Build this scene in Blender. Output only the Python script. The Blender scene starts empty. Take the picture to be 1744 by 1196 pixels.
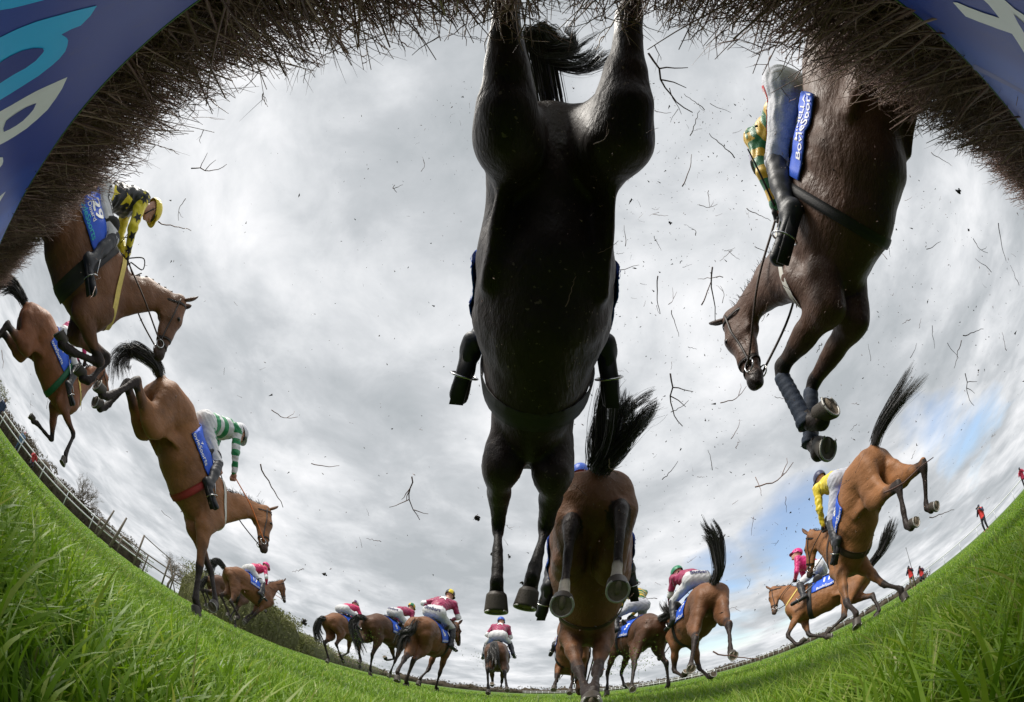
import bpy, math, random
import numpy as np
from mathutils import Vector, Matrix
from mathutils.bvhtree import BVHTree

# ------------------------------------------------------------------ camera
scene = bpy.context.scene
col = scene.collection
cam = bpy.data.cameras.new('camera')
camo = bpy.data.objects.new('camera', cam)
col.objects.link(camo)
scene.camera = camo
cam.type = 'PANO'
PANO = dict(panorama_type='FISHEYE_EQUISOLID', fisheye_lens=14.297, fisheye_fov=math.radians(215))
for k_, v_ in PANO.items():
    for host in (cam, getattr(cam, 'cycles', None)):
        try: setattr(host, k_, v_)
        except Exception: pass
cam.sensor_width = 36.0
cam.sensor_fit = 'HORIZONTAL'
cam.clip_start = 0.01
cam.clip_end = 3000
PITCH, ROLL, YAW = math.radians(49.58), math.radians(4.773), math.radians(8.0)
_r0 = Vector((1, 0, 0)); _u0 = Vector((0, -math.sin(PITCH), math.cos(PITCH))); _f0 = Vector((0, math.cos(PITCH), math.sin(PITCH)))
_cr = _r0 * math.cos(ROLL) + _u0 * math.sin(ROLL); _cu = -_r0 * math.sin(ROLL) + _u0 * math.cos(ROLL)
_m = Matrix((_cr, _cu, -_f0)).transposed().to_4x4()
camo.matrix_world = Matrix.Rotation(YAW, 4, 'Z') @ _m
GZ = -0.13                                      # the ground; the camera lies low in the grass at the origin

# ------------------------------------------------------------------ sky, sun, exposure
SUN_AZ, SUN_EL = math.radians(238), math.radians(60)
world = bpy.data.worlds.new('World'); scene.world = world; world.use_nodes = True
nt = world.node_tree; N = nt.nodes; Lk = nt.links
for n in list(N): N.remove(n)
out = N.new('ShaderNodeOutputWorld'); bg = N.new('ShaderNodeBackground'); Lk.new(bg.outputs[0], out.inputs[0])
sky = N.new('ShaderNodeTexSky'); sky.sky_type = 'NISHITA'; sky.sun_disc = False
sky.sun_elevation = SUN_EL; sky.sun_rotation = SUN_AZ
geo = N.new('ShaderNodeTexCoord')
sep = N.new('ShaderNodeSeparateXYZ'); Lk.new(geo.outputs['Generated'], sep.inputs[0])
def mth(op, a, b=None, c=None, clamp=False, tree=nt):
    n = tree.nodes.new('ShaderNodeMath'); n.operation = op; n.use_clamp = clamp
    for i, v in enumerate((a, b, c)):
        if v is None: continue
        if isinstance(v, (int, float)): n.inputs[i].default_value = v
        else: tree.links.new(v, n.inputs[i])
    return n.outputs[0]
zz = mth('MAXIMUM', sep.outputs[2], 0.0)
den = mth('ADD', zz, 0.16)
cx = mth('DIVIDE', sep.outputs[0], den); cy = mth('DIVIDE', sep.outputs[1], den)
cmb = N.new('ShaderNodeCombineXYZ'); Lk.new(cx, cmb.inputs[0]); Lk.new(cy, cmb.inputs[1])
def wnoise(scale, detail, rough, dist=0.0, off=(0, 0, 0)):
    mp = N.new('ShaderNodeMapping'); Lk.new(cmb.outputs[0], mp.inputs[0]); mp.inputs['Location'].default_value = off
    t = N.new('ShaderNodeTexNoise'); Lk.new(mp.outputs[0], t.inputs['Vector'])
    t.inputs['Scale'].default_value = scale; t.inputs['Detail'].default_value = detail
    t.inputs['Roughness'].default_value = rough; t.inputs['Distortion'].default_value = dist
    return t.outputs['Fac']
def ramp(tree, fac, stops, interp='LINEAR'):
    r = tree.nodes.new('ShaderNodeValToRGB'); r.color_ramp.interpolation = interp
    e = r.color_ramp.elements
    while len(e) < len(stops): e.new(0.5)
    for i, (p, c) in enumerate(stops):
        e[i].position = p; e[i].color = (c[0], c[1], c[2], 1) if len(c) == 3 else c
    tree.links.new(fac, r.inputs[0]); return r.outputs[0]
n1 = wnoise(0.95, 5, 0.48, 0.3, (3.1, 1.7, 0)); n2 = wnoise(3.4, 8, 0.60, 0.3, (7.0, 2.0, 0)); n3 = wnoise(0.42, 3, 0.5, 0.0, (1.3, 9.2, 0))
dens = mth('ADD', mth('MULTIPLY', n1, 0.62), mth('MULTIPLY', n2, 0.38))
cloud = ramp(nt, dens, [(0.37, (0.43, 0.46, 0.475)), (0.46, (0.54, 0.565, 0.58)), (0.53, (0.69, 0.71, 0.72)), (0.63, (0.90, 0.905, 0.905))])
# openings of blue, ahead and low to the right
def patch(d, w, tilt):
    dn_ = N.new('ShaderNodeVectorMath'); dn_.operation = 'DOT_PRODUCT'; Lk.new(geo.outputs['Generated'], dn_.inputs[0]); v = Vector(d).normalized(); dn_.inputs[1].default_value = v
    return mth('MULTIPLY_ADD', dn_.outputs['Value'], 1.0 / w, 1.0 - 1.0 / w, clamp=True)
n4 = wnoise(0.75, 5, 0.55, 0.5, (5.2, 3.3, 0))
side = mth('MAXIMUM', mth('MAXIMUM', patch((.85, .47, .25), .055, 0), patch((.60, .78, .22), .050, 0)), patch((.38, .90, .18), .03, 0))
gapn = mth('ADD', mth('MULTIPLY', side, .55), mth('MULTIPLY', n4, .9))
gap = ramp(nt, gapn, [(0.86, (0, 0, 0)), (1.04, (.85, .85, .85))])
skb = N.new('ShaderNodeMixRGB'); skb.blend_type = 'MULTIPLY'; skb.inputs[0].default_value = 1; Lk.new(sky.outputs[0], skb.inputs[1]); skb.inputs[2].default_value = (0.13, 0.13, 0.13, 1)
clb = N.new('ShaderNodeMixRGB'); clb.blend_type = 'MULTIPLY'; clb.inputs[0].default_value = 1; Lk.new(cloud, clb.inputs[1]); clb.inputs[2].default_value = (0.76, 0.76, 0.775, 1)
mxs = N.new('ShaderNodeMixRGB'); Lk.new(gap, mxs.inputs[0]); Lk.new(clb.outputs[0], mxs.inputs[1]); Lk.new(skb.outputs[0], mxs.inputs[2])
Lk.new(mxs.outputs[0], bg.inputs[0]); bg.inputs[1].default_value = 1.0
sun = bpy.data.lights.new('sun', 'SUN'); sun.energy = 3.0; sun.angle = math.radians(22); sun.color = (1.0, 0.95, 0.87)
suno = bpy.data.objects.new('sun', sun); col.objects.link(suno)
_sd = Vector((math.sin(SUN_AZ) * math.cos(SUN_EL), math.cos(SUN_AZ) * math.cos(SUN_EL), math.sin(SUN_EL)))
suno.rotation_euler = _sd.to_track_quat('Z', 'Y').to_euler(); suno.location = (0, -3, 12)
scene.view_settings.view_transform = 'Standard'; scene.view_settings.look = 'None'
scene.view_settings.exposure = 0.55; scene.view_settings.gamma = 1.0
scene.cycles.max_bounces = 6; scene.cycles.transparent_max_bounces = 6

# ------------------------------------------------------------------ helpers
RNG = np.random.default_rng(7); random.seed(7)
def link(o, parent=None):
    col.objects.link(o)
    if parent is not None: o.parent = parent
    return o
def empty(name, loc, label, cat, group=None):
    o = bpy.data.objects.new(name, None); o.location = loc; o.empty_display_size = .1; link(o)
    tag(o, label, cat, group); return o
def tag(o, label=None, cat=None, group=None, kind=None):
    if label: o['label'] = label
    if cat: o['category'] = cat
    if group: o['group'] = group
    if kind: o['kind'] = kind
    return o
def mesh_np(name, V, F, mat=None, smooth=True, attrs=None, colattr=None):
    """V (n,3); F list of arrays (m,k) of faces with k corners, or one array."""
    me = bpy.data.meshes.new(name)
    V = np.asarray(V, np.float32)
    Fs = [np.asarray(f, np.int32) for f in (F if isinstance(F, (list, tuple)) else [F]) if len(f)]
    me.vertices.add(len(V)); me.vertices.foreach_set('co', V.ravel())
    nl = sum(f.size for f in Fs); nf = sum(len(f) for f in Fs)
    me.loops.add(nl); me.polygons.add(nf)
    me.loops.foreach_set('vertex_index', np.concatenate([f.ravel() for f in Fs]))
    tot = np.concatenate([np.full(len(f), f.shape[1], np.int32) for f in Fs])
    st = np.concatenate([[0], np.cumsum(tot)[:-1]]).astype(np.int32)
    me.polygons.foreach_set('loop_start', st)
    try: me.polygons.foreach_set('loop_total', tot)
    except Exception: pass
    if smooth: me.polygons.foreach_set('use_smooth', np.ones(nf, bool))
    if mat is not None:
        for m in (mat if isinstance(mat, (list, tuple)) else [mat]): me.materials.append(m)
    for k, v in (attrs or {}).items():
        a = me.attributes.new(k, 'FLOAT', 'POINT'); a.data.foreach_set('value', np.asarray(v, np.float32))
    for k, v in (colattr or {}).items():
        a = me.attributes.new(k, 'FLOAT_COLOR', 'POINT'); a.data.foreach_set('color', np.asarray(v, np.float32).ravel())
    me.update(calc_edges=True); me.validate()
    return me
def obj(name, V, F, mat, parent=None, origin=None, **kw):
    V = np.asarray(V, float)
    if origin is not None: V = V - np.asarray(origin, float)
    o = bpy.data.objects.new(name, mesh_np(name, V, F, mat, **kw))
    link(o, parent)
    if origin is not None and parent is None: o.location = origin
    return o
def nrm(v):
    v = np.asarray(v, float); return v / (np.linalg.norm(v) + 1e-12)
class MB:                                        # collects simple shapes for one mesh
    def __init__(s): s.V = []; s.Q = []; s.T = []; s.n = 0
    def add(s, V, Q=(), T=()):
        s.V.append(np.asarray(V, float))
        if len(Q): s.Q.append(np.asarray(Q, int) + s.n)
        if len(T): s.T.append(np.asarray(T, int) + s.n)
        s.n += len(V)
    def tube(s, P, r, n=6, cap=True):
        P = np.asarray(P, float); m = len(P); r = np.broadcast_to(np.asarray(r, float), (m,))
        T = np.gradient(P, axis=0); T /= np.linalg.norm(T, axis=1)[:, None] + 1e-12
        ref = np.array([0, 0, 1.]) if abs(T[0][2]) < .9 else np.array([1., 0, 0])
        U = np.cross(T, ref); U /= np.linalg.norm(U, axis=1)[:, None] + 1e-12; W = np.cross(T, U)
        a = np.arange(n) * 2 * math.pi / n
        V = P[:, None] + r[:, None, None] * (np.cos(a)[None, :, None] * U[:, None] + np.sin(a)[None, :, None] * W[:, None])
        V = V.reshape(-1, 3); Q = []
        for i in range(m - 1):
            for j in range(n):
                k = (j + 1) % n; Q.append((i * n + j, i * n + k, (i + 1) * n + k, (i + 1) * n + j))
        T3 = []
        if cap:
            V = np.vstack([V, P[0], P[-1]]); c0 = m * n
            for j in range(n):
                k = (j + 1) % n; T3 += [(c0, k, j), (c0 + 1, (m - 1) * n + j, (m - 1) * n + k)]
        s.add(V, Q, T3)
    def box(s, c, size, R=None):
        h = np.array(size, float) / 2
        V = np.array([[x, y, z] for x in (-1, 1) for y in (-1, 1) for z in (-1, 1)], float) * h
        if R is not None: V = V @ np.asarray(R).T
        s.add(V + np.asarray(c, float), [(0, 1, 3, 2), (4, 6, 7, 5), (0, 4, 5, 1), (2, 3, 7, 6), (0, 2, 6, 4), (1, 5, 7, 3)])
    def bar(s, a, b, w, d=None):
        a = np.asarray(a, float); b = np.asarray(b, float); t = nrm(b - a); ref = np.array([0, 0, 1.]) if abs(t[2]) < .9 else np.array([0., 1, 0])
        u = nrm(np.cross(t, ref)); v = np.cross(u, t)
        s.box((a + b) / 2, (w, np.linalg.norm(b - a), d or w), np.array([u, t, v]).T)
    def ell(s, c, r, R=None, nu=16, nv=10, v0=0.0, v1=1.0):
        V = []; 
        for j in range(nv + 1):
            th = math.pi * (v0 + (v1 - v0) * j / nv)
            for i in range(nu):
                a = 2 * math.pi * i / nu; V.append((math.sin(th) * math.cos(a) * r[0], math.sin(th) * math.sin(a) * r[1], math.cos(th) * r[2]))
        V = np.array(V)
        if R is not None: V = V @ np.asarray(R).T
        Q = [(j * nu + i, (j + 1) * nu + i, (j + 1) * nu + (i + 1) % nu, j * nu + (i + 1) % nu) for j in range(nv) for i in range(nu)]
        s.add(V + np.asarray(c, float), Q)
    def torus(s, c, n, R, r, a0=0, a1=2 * math.pi, m=20, k=6, ux=None, sx=1.0, sy=1.0):
        n = nrm(n); u = nrm(ux if ux is not None else np.cross(n, [0.3, 0.9, 0.2])); u = nrm(u - n * np.dot(u, n)); v = np.cross(n, u)
        aa = np.linspace(a0, a1, m); s.tube([np.asarray(c) + R * (sx * math.cos(a) * u + sy * math.sin(a) * v) for a in aa], r, k)
    def build(s, name, mat, parent=None, origin=None, **kw):
        F = []
        if s.Q: F.append(np.vstack(s.Q))
        if s.T: F.append(np.vstack(s.T))
        return obj(name, np.vstack(s.V), F, mat, parent, origin, **kw)
def catmull(P, n):
    P = np.asarray(P, float)
    if len(P) == 2: t = np.linspace(0, 1, n)[:, None]; return P[0] * (1 - t) + P[1] * t
    Q = np.vstack([2 * P[0] - P[1], P, 2 * P[-1] - P[-2]]); o = []
    for s in np.linspace(0, len(P) - 1, n):
        i = min(int(s), len(P) - 2); t = s - i; a, b, c, d = Q[i:i + 4]
        o.append(.5 * ((2 * b) + (c - a) * t + (2 * a - 5 * b + 4 * c - d) * t * t + (3 * b - a - 3 * c + d) * t ** 3))
    return np.array(o)
def strands(P, W, seedv=None):
    """P (s,m,3) polylines, W (s,m) widths -> ribbons as one vertex/face set"""
    s, m, _ = P.shape
    T = np.gradient(P, axis=1); T /= np.linalg.norm(T, axis=2)[..., None] + 1e-9
    rv = RNG.normal(size=(s, 1, 3)); S = np.cross(T, rv); S /= np.linalg.norm(S, axis=2)[..., None] + 1e-9
    V = np.stack([P - S * W[..., None] / 2, P + S * W[..., None] / 2], axis=2).reshape(-1, 3)
    b = (np.arange(s)[:, None] * m + np.arange(m - 1)[None]) * 2
    F = np.stack([b, b + 1, b + 3, b + 2], axis=-1).reshape(-1, 4)
    return V, F

# ------------------------------------------------------------------ materials
MATS = {}
def mat_base(name):
    m = bpy.data.materials.new(name); m.use_nodes = True; t = m.node_tree
    for n in list(t.nodes): t.nodes.remove(n)
    o = t.nodes.new('ShaderNodeOutputMaterial'); p = t.nodes.new('ShaderNodeBsdfPrincipled'); t.links.new(p.outputs[0], o.inputs[0])
    return m, t, p, o
def tnoise(t, scale, detail=4, rough=.55, coord='Object', sc=None):
    tc = t.nodes.new('ShaderNodeTexCoord'); v = tc.outputs[coord]
    if sc: mp = t.nodes.new('ShaderNodeMapping'); mp.inputs['Scale'].default_value = sc; t.links.new(v, mp.inputs[0]); v = mp.outputs[0]
    n = t.nodes.new('ShaderNodeTexNoise'); n.inputs['Scale'].default_value = scale; n.inputs['Detail'].default_value = detail; n.inputs['Roughness'].default_value = rough
    t.links.new(v, n.inputs['Vector']); return n.outputs['Fac']
def tmix(t, f, a, b, mode='MIX'):
    n = t.nodes.new('ShaderNodeMixRGB'); n.blend_type = mode
    for i, v in enumerate((f, a, b)):
        if isinstance(v, (int, float)): n.inputs[i].default_value = v
        elif isinstance(v, tuple): n.inputs[i].default_value = (v[0], v[1], v[2], 1)
        else: t.links.new(v, n.inputs[i])
    return n.outputs[0]
def tattr(t, name):
    a = t.nodes.new('ShaderNodeAttribute'); a.attribute_name = name; return a
def tbump(t, p, h, strength, dist=.01):
    b = t.nodes.new('ShaderNodeBump'); b.inputs['Strength'].default_value = strength; b.inputs['Distance'].default_value = dist
    t.links.new(h, b.inputs['Height']); t.links.new(b.outputs[0], p.inputs['Normal'])
def mat(name, c, rough=.6, metal=0., var=.25, scale=18, bump=.15, bscale=None, sheen=0., spec=.5, bdist=.004):
    if name in MATS: return MATS[name]
    m, t, p, o = mat_base(name)
    f = tnoise(t, scale, 5)
    lo = tuple(x * (1 - var) for x in c); hi = tuple(min(1, x * (1 + var)) for x in c)
    p_c = tmix(t, f, lo, hi); t.links.new(p_c, p.inputs['Base Color'])
    p.inputs['Roughness'].default_value = rough; p.inputs['Metallic'].default_value = metal
    try: p.inputs['Sheen Weight'].default_value = sheen; p.inputs['Specular IOR Level'].default_value = spec
    except Exception: pass
    if bump: tbump(t, p, tnoise(t, bscale or scale * 4, 5), bump, bdist)
    MATS[name] = m; return m
def mat_coat(name, base, points, rough=.4, ):
    if name in MATS: return MATS[name]
    m, t, p, o = mat_base(name)
    f = tnoise(t, 3.2, 5, .6); g = tnoise(t, 26, 4, .6)
    lo = tuple(x * .50 for x in base); hi = tuple(x * 1.55 for x in base)
    c = tmix(t, f, lo, hi); c = tmix(t, mth('MULTIPLY', g, .22, tree=t), c, tuple(x * 1.6 for x in base))
    c = tmix(t, tattr(t, 'points').outputs['Fac'], c, points)
    c = tmix(t, tattr(t, 'white').outputs['Fac'], c, (.62, .56, .48))
    sweat = ramp(t, tnoise(t, 1.9, 4, .65), [(.50, (0, 0, 0)), (.60, (1, 1, 1))]); c = tmix(t, mth('MULTIPLY', sweat, .45, tree=t), c, tmix(t, 1., c, (.45, .42, .42), 'MULTIPLY'))
    mudm = ramp(t, tnoise(t, 48, 3, .6), [(.66, (0, 0, 0)), (.70, (1, 1, 1))])
    c = tmix(t, mth('MULTIPLY', mudm, .65, tree=t), c, (.20, .15, .10))
    t.links.new(c, p.inputs['Base Color'])
    rr = ramp(t, tnoise(t, 7, 5, .6), [(.35, (rough - .08,) * 3), (.7, (rough + .18,) * 3)]); t.links.new(rr, p.inputs['Roughness'])
    p.inputs['Sheen Weight'].default_value = .04; p.inputs['Sheen Roughness'].default_value = .4; p.inputs['Specular IOR Level'].default_value = .36
    v1 = tnoise(t, 9, 4, .55, sc=(1, .45, 1)); v2 = tnoise(t, 160, 3, .6, sc=(1, .25, .6))
    vn = tnoise(t, 5.5, 2, .5, sc=(1.3, .8, .8)); vd = mth('ABSOLUTE', mth('SUBTRACT', vn, .5, tree=t), tree=t); vein = mth('SUBTRACT', 1.0, mth('MULTIPLY', vd, 30., tree=t), clamp=True, tree=t)
    v1 = mth('ADD', v1, mth('MULTIPLY', vein, .035, tree=t), tree=t)
    vv = mth('ADD', v1, mth('MULTIPLY', v2, .14, tree=t), tree=t); tbump(t, p, vv, .8, .024)
    MATS[name] = m; return m
def mat_pat(name, A, B, rough=.42, attr='pat', C=None):
    """cloth of colour A with colour B where the woven pattern attribute is above one half (attr2 > .5 -> C)"""
    if name in MATS: return MATS[name]
    m, t, p, o = mat_base(name)
    k = ramp(t, tattr(t, attr).outputs['Fac'], [(.47, (0, 0, 0)), (.53, (1, 1, 1))])
    c = tmix(t, k, A, B)
    if C is not None:
        k2 = ramp(t, tattr(t, 'pat2').outputs['Fac'], [(.47, (0, 0, 0)), (.53, (1, 1, 1))]); c = tmix(t, k2, c, C)
    c = tmix(t, mth('MULTIPLY', tnoise(t, 14, 5, .6), .5, tree=t), c, tmix(t, 1.0, c, (.55, .55, .55), 'MULTIPLY'))
    t.links.new(c, p.inputs['Base Color']); p.inputs['Roughness'].default_value = rough
    p.inputs['Sheen Weight'].default_value = .2
    w = mth('ADD', tnoise(t, 16, 3, .5, sc=(1, 1, .35)), mth('MULTIPLY', tnoise(t, 60, 4, .6), .3, tree=t), tree=t)
    tbump(t, p, w, .65, .016)
    MATS[name] = m; return m

# ------------------------------------------------------------------ measured poses (joint angles in degrees, metres)
POSES = {"H1": [-0.027, 1.002, 1.369, 6.007, -8.471, 2.414, -16.044, -0.528, 66.0, 0.0, -25.0, -17.864, 86.016, -6.508, 44, -5.237, -14.341, 89.595, -11.684, 44, -8.475, 6.193, -65.717, -60.016, -60.0, 2.087, 0.815, -77.244, -60.0, -60.0, 12.087, 0.992], "H2": [1.449, 0.249, 1.548, 9.852, -2.576, 8.557, 0.0, 0.0, 22.798, 9.323, -86.083, -3.187, 99.938, 4.185, -53.548, -11.915, 0.177, 95.815, 18.127, -21.577, -10.789, 10.0, -95.0, -25.0, -60.0, 5.0, 10.0, -95.0, -25.0, -60.0, 5.0, 1.002], "H3": [-3.321, 0.077, 1.445, -4.845, -1.926, -5.071, 0.0, 0.0, 41.764, -21.118, -70.376, -9.53, 116.126, -4.069, -58.083, -10.908, -36.848, 78.648, -55.333, -70.386, -3.823, 10.0, -95.0, -25.0, -60.0, 5.0, 10.0, -95.0, -25.0, -60.0, 5.0, 0.999], "H4": [-5.971, 1.13, 1.318, -2.287, -6.49, -12.911, 26.568, -2.194, 76.401, 28.292, 1.222, -30.0, 35.0, -80.0, -60.0, 0.0, -38.103, 74.29, 4.191, 23.938, 10.388, 10.0, -95.0, -25.0, -60.0, 5.0, 10.0, -95.0, -25.0, -60.0, 5.0, 0.996], "H5": [-3.496, 2.457, 1.292, -17.361, -29.163, -19.427, 30.565, 17.848, 52.036, -22.812, -61.009, -2.461, 67.117, 31.499, 11.789, -22.859, -5.916, 33.747, 28.048, 57.904, 1.233, -3.032, -107.711, -13.431, -40.06, -12.368, -11.1, -103.185, -24.794, -55.517, 5.337, 0.997], "H6": [-7.166, 8.459, 1.178, -17.192, -5.964, -16.623, 18.151, -6.313, 55.752, -7.235, -67.561, -55.145, -19.707, -41.289, 8.682, -5.626, -37.167, -24.393, -29.194, -14.227, -14.761, 8.728, -59.591, 22.737, -2.807, -6.524, 6.782, -30.773, 29.284, -56.494, 5.293, 0.986], "H7": [-9.466, 10.181, 1.044, -21.47, 3.61, -13.012, 12.642, 0.478, 10.0, 0.0, -60.0, -40.188, -5.033, -5.025, 25.31, -0.068, -46.949, -31.806, -28.75, 23.147, -0.599, 6.559, -92.481, 17.636, -6.963, -3.503, 8.09, -91.866, 22.373, -4.449, 3.958, 0.971], "H8": [-5.331, 10.534, 1.175, -6.925, 4.639, -10.893, 11.251, -3.309, 10.0, 0.0, -50.0, -33.511, -1.314, -61.927, -86.108, 8.96, -40.0, -5.0, -5.0, 25.0, -0.0, 10.405, -64.932, -0.11, -19.498, -6.869, 37.435, -49.41, 14.756, 40.68, 1.789, 1.0], "H9": [-3.826, 9.899, 1.26, -12.563, -3.554, 2.803, 16.006, -6.377, 10.0, 0.0, -50.0, -30.0, 40.0, -70.0, -100.0, 0.0, -31.46, -6.86, -6.401, 11.167, -4.62, 6.209, -74.416, 15.208, -6.76, -5.916, 21.38, -26.77, -6.924, 18.744, -1.083, 1.014], "H10": [-2.05, 7.47, 0.955, -6.207, 8.761, 4.017, -11.695, 4.219, 15.0, 0.0, -50.0, 19.876, -20.446, -60.084, 2.501, 4.933, -31.297, -1.859, 1.798, 62.813, -7.548, -4.565, -53.211, -49.776, 12.328, -11.602, 36.775, -48.185, 1.74, 63.729, -7.475, 1.004], "H11": [-1.149, 9.982, 0.937, 5.296, 2.367, -4.424, 0.793, -3.514, 5.0, 0.0, -50.0, -29.727, 38.763, -68.376, -99.051, -0.864, -30.637, 32.815, -53.441, -82.399, -6.835, -12.065, -84.621, -4.761, -9.483, -1.296, -1.009, -75.977, -43.384, -28.33, 9.361, 1.01], "H12": [0.427, 8.113, 0.986, 5.6, -34.323, 7.002, 0.0, -0.0, 36.484, 8.742, -65.936, -54.605, -22.032, -30.924, 19.93, 4.245, -45.691, -26.572, -23.535, 22.908, -5.261, -5.0, -60.0, -20.0, -20.0, -0.0, -5.0, -60.0, -20.0, -20.0, -0.0, 1.003], "H13": [0.275, 2.745, 0.913, -1.205, -28.129, 0.807, 34.371, -0.238, 10.0, 0.0, -60.0, -36.972, -19.359, -30.44, -23.341, -7.539, -31.993, -20.781, -38.024, -9.886, -9.759, 37.079, -109.464, -10.988, -42.548, 5.262, 23.439, -123.868, -15.958, -35.096, -8.009, 0.992], "H14": [1.509, 7.342, 1.029, 16.233, 4.874, 7.09, 2.989, -7.14, 10.0, 0.0, -60.0, -30.207, 17.73, -21.969, 3.362, 0.95, -24.824, 21.659, -41.819, -76.866, -0.703, 8.687, -45.003, -40.661, -44.049, 16.305, 31.053, -47.967, -7.408, 53.968, 11.739, 0.994], "H15": [2.063, 5.748, 0.943, 5.765, -5.626, 5.203, 4.206, -11.292, 5.0, 0.0, -60.0, -34.397, 21.998, -61.73, -91.715, -6.037, -33.512, -0.988, -50.034, -75.565, 9.073, -8.572, -54.414, -34.469, -41.369, 17.777, -36.202, -58.9, -31.05, -41.768, -10.163, 0.998], "H16": [3.456, 3.554, 1.145, -4.755, -33.511, 3.878, 21.474, 5.052, 77.681, 16.217, -44.709, -23.675, 7.746, -23.848, 37.107, 13.878, -22.739, -3.881, -23.893, 38.16, 5.041, 5.2, -62.254, 14.923, -42.334, 5.261, -23.226, -61.675, 34.217, -33.467, -1.018, 0.996], "H17": [4.583, 5.96, 0.75, 40.526, 5.612, 27.468, 5.737, -3.035, 37.946, -8.462, -97.566, -41.54, 24.306, -38.956, -100.0, 0.245, -47.694, -17.727, -64.463, -128.017, -3.935, 25.925, 1.52, 50.046, -55.75, 6.664, 26.923, -74.323, -24.12, 37.886, -12.127, 0.992]}
RIDER = {"H1": [0.0, -0.15, 0.64, 56.07, 0.0, 29.917, 0.0, -0.09, 0.5, 0.42, 0.09, 0.5, 0.42, -0.298, 0.16, 0.013, 0.297, 0.132, 0.043, 0.0], "H2": [-0.12, -0.299, 0.466, 38.688, -7.269, 15.581, 0.939, -0.069, 0.424, 0.463, 0.091, 0.426, 0.456, -0.282, 0.326, -0.065, 0.31, 0.06, 0.08, 9.498], "H3": [-0.034, -0.254, 0.359, 24.262, 4.455, 27.332, 6.18, -0.093, 0.391, 0.471, 0.057, 0.375, 0.387, -0.31, 0.06, 0.08, 0.314, 0.196, -0.129, 2.963], "H4": [-0.031, -0.156, 0.357, 4.081, 6.296, 31.106, 0.0, -0.099, 0.304, 0.504, 0.088, 0.335, 0.509, -0.31, 0.06, 0.08, 0.329, 0.342, -0.095, -12.746], "H5": [0.0, -0.272, 0.465, 16.139, 8.14, 14.007, 0.92, -0.093, 0.272, 0.556, 0.083, 0.375, 0.581, -0.31, 0.06, 0.08, 0.293, 0.236, -0.103, 5.503], "H6": [-0.025, -0.192, 0.471, 48.988, 2.109, 21.981, 3.665, -0.09, 0.5, 0.42, 0.066, 0.397, 0.337, -0.31, 0.06, 0.08, 0.312, 0.082, -0.14, -0.436], "H8": [-0.002, -0.129, 0.528, 68.03, -3.563, 27.579, 6.421, -0.09, 0.5, 0.42, 0.09, 0.5, 0.42, -0.31, 0.06, 0.08, 0.31, 0.06, 0.08, 0.437], "H9": [0.024, 0.017, 0.561, 59.598, -7.137, 21.707, 4.761, -0.09, 0.5, 0.42, 0.09, 0.5, 0.42, -0.31, 0.06, 0.08, 0.31, 0.06, 0.08, 1.402], "H10": [0.013, -0.091, 0.528, 51.211, 0.092, 31.818, 0.75, -0.144, 0.285, 0.584, 0.141, 0.517, 0.44, -0.31, 0.06, 0.08, 0.326, 0.119, -0.073, 6.192], "H11": [0.024, -0.093, 0.56, 47.589, -5.162, 27.862, -3.374, -0.098, 0.416, 0.474, 0.114, 0.426, 0.477, -0.31, 0.06, 0.08, 0.36, 0.054, 0.107, 5.315], "H12": [-0.01, -0.063, 0.578, 86.254, 6.873, 42.467, 11.554, -0.09, 0.5, 0.42, 0.09, 0.5, 0.42, -0.31, 0.06, 0.08, 0.31, 0.06, 0.08, 0.149], "H13": [-0.003, -0.209, 0.585, 16.214, 1.107, -21.804, -1.079, -0.095, 0.284, 0.602, 0.094, 0.288, 0.602, -0.287, 0.145, -0.03, 0.292, 0.089, 0.074, -1.115], "H14": [-0.032, -0.038, 0.603, 41.551, -16.116, 16.675, 3.128, -0.096, 0.568, 0.452, 0.092, 0.47, 0.462, -0.328, 0.101, 0.136, 0.31, 0.06, 0.08, -1.6], "H15": [0.0, -0.169, 0.579, 56.054, 1.857, 29.123, 15.061, -0.112, 0.632, 0.436, 0.09, 0.5, 0.42, -0.289, 0.089, 0.041, 0.31, 0.06, 0.08, -1.221], "H16": [0.041, -0.296, 0.505, 26.211, -6.233, -13.238, -0.69, -0.085, 0.34, 0.53, 0.098, 0.297, 0.544, -0.304, 0.114, -0.123, 0.31, 0.06, 0.08, 3.996], "H17": [-0.012, 0.094, 0.596, 49.507, 9.454, -7.796, 3.189, -0.052, 0.571, 0.558, 0.09, 0.5, 0.42, -0.328, 0.291, -0.079, 0.31, 0.06, 0.08, -9.258]}
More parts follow.
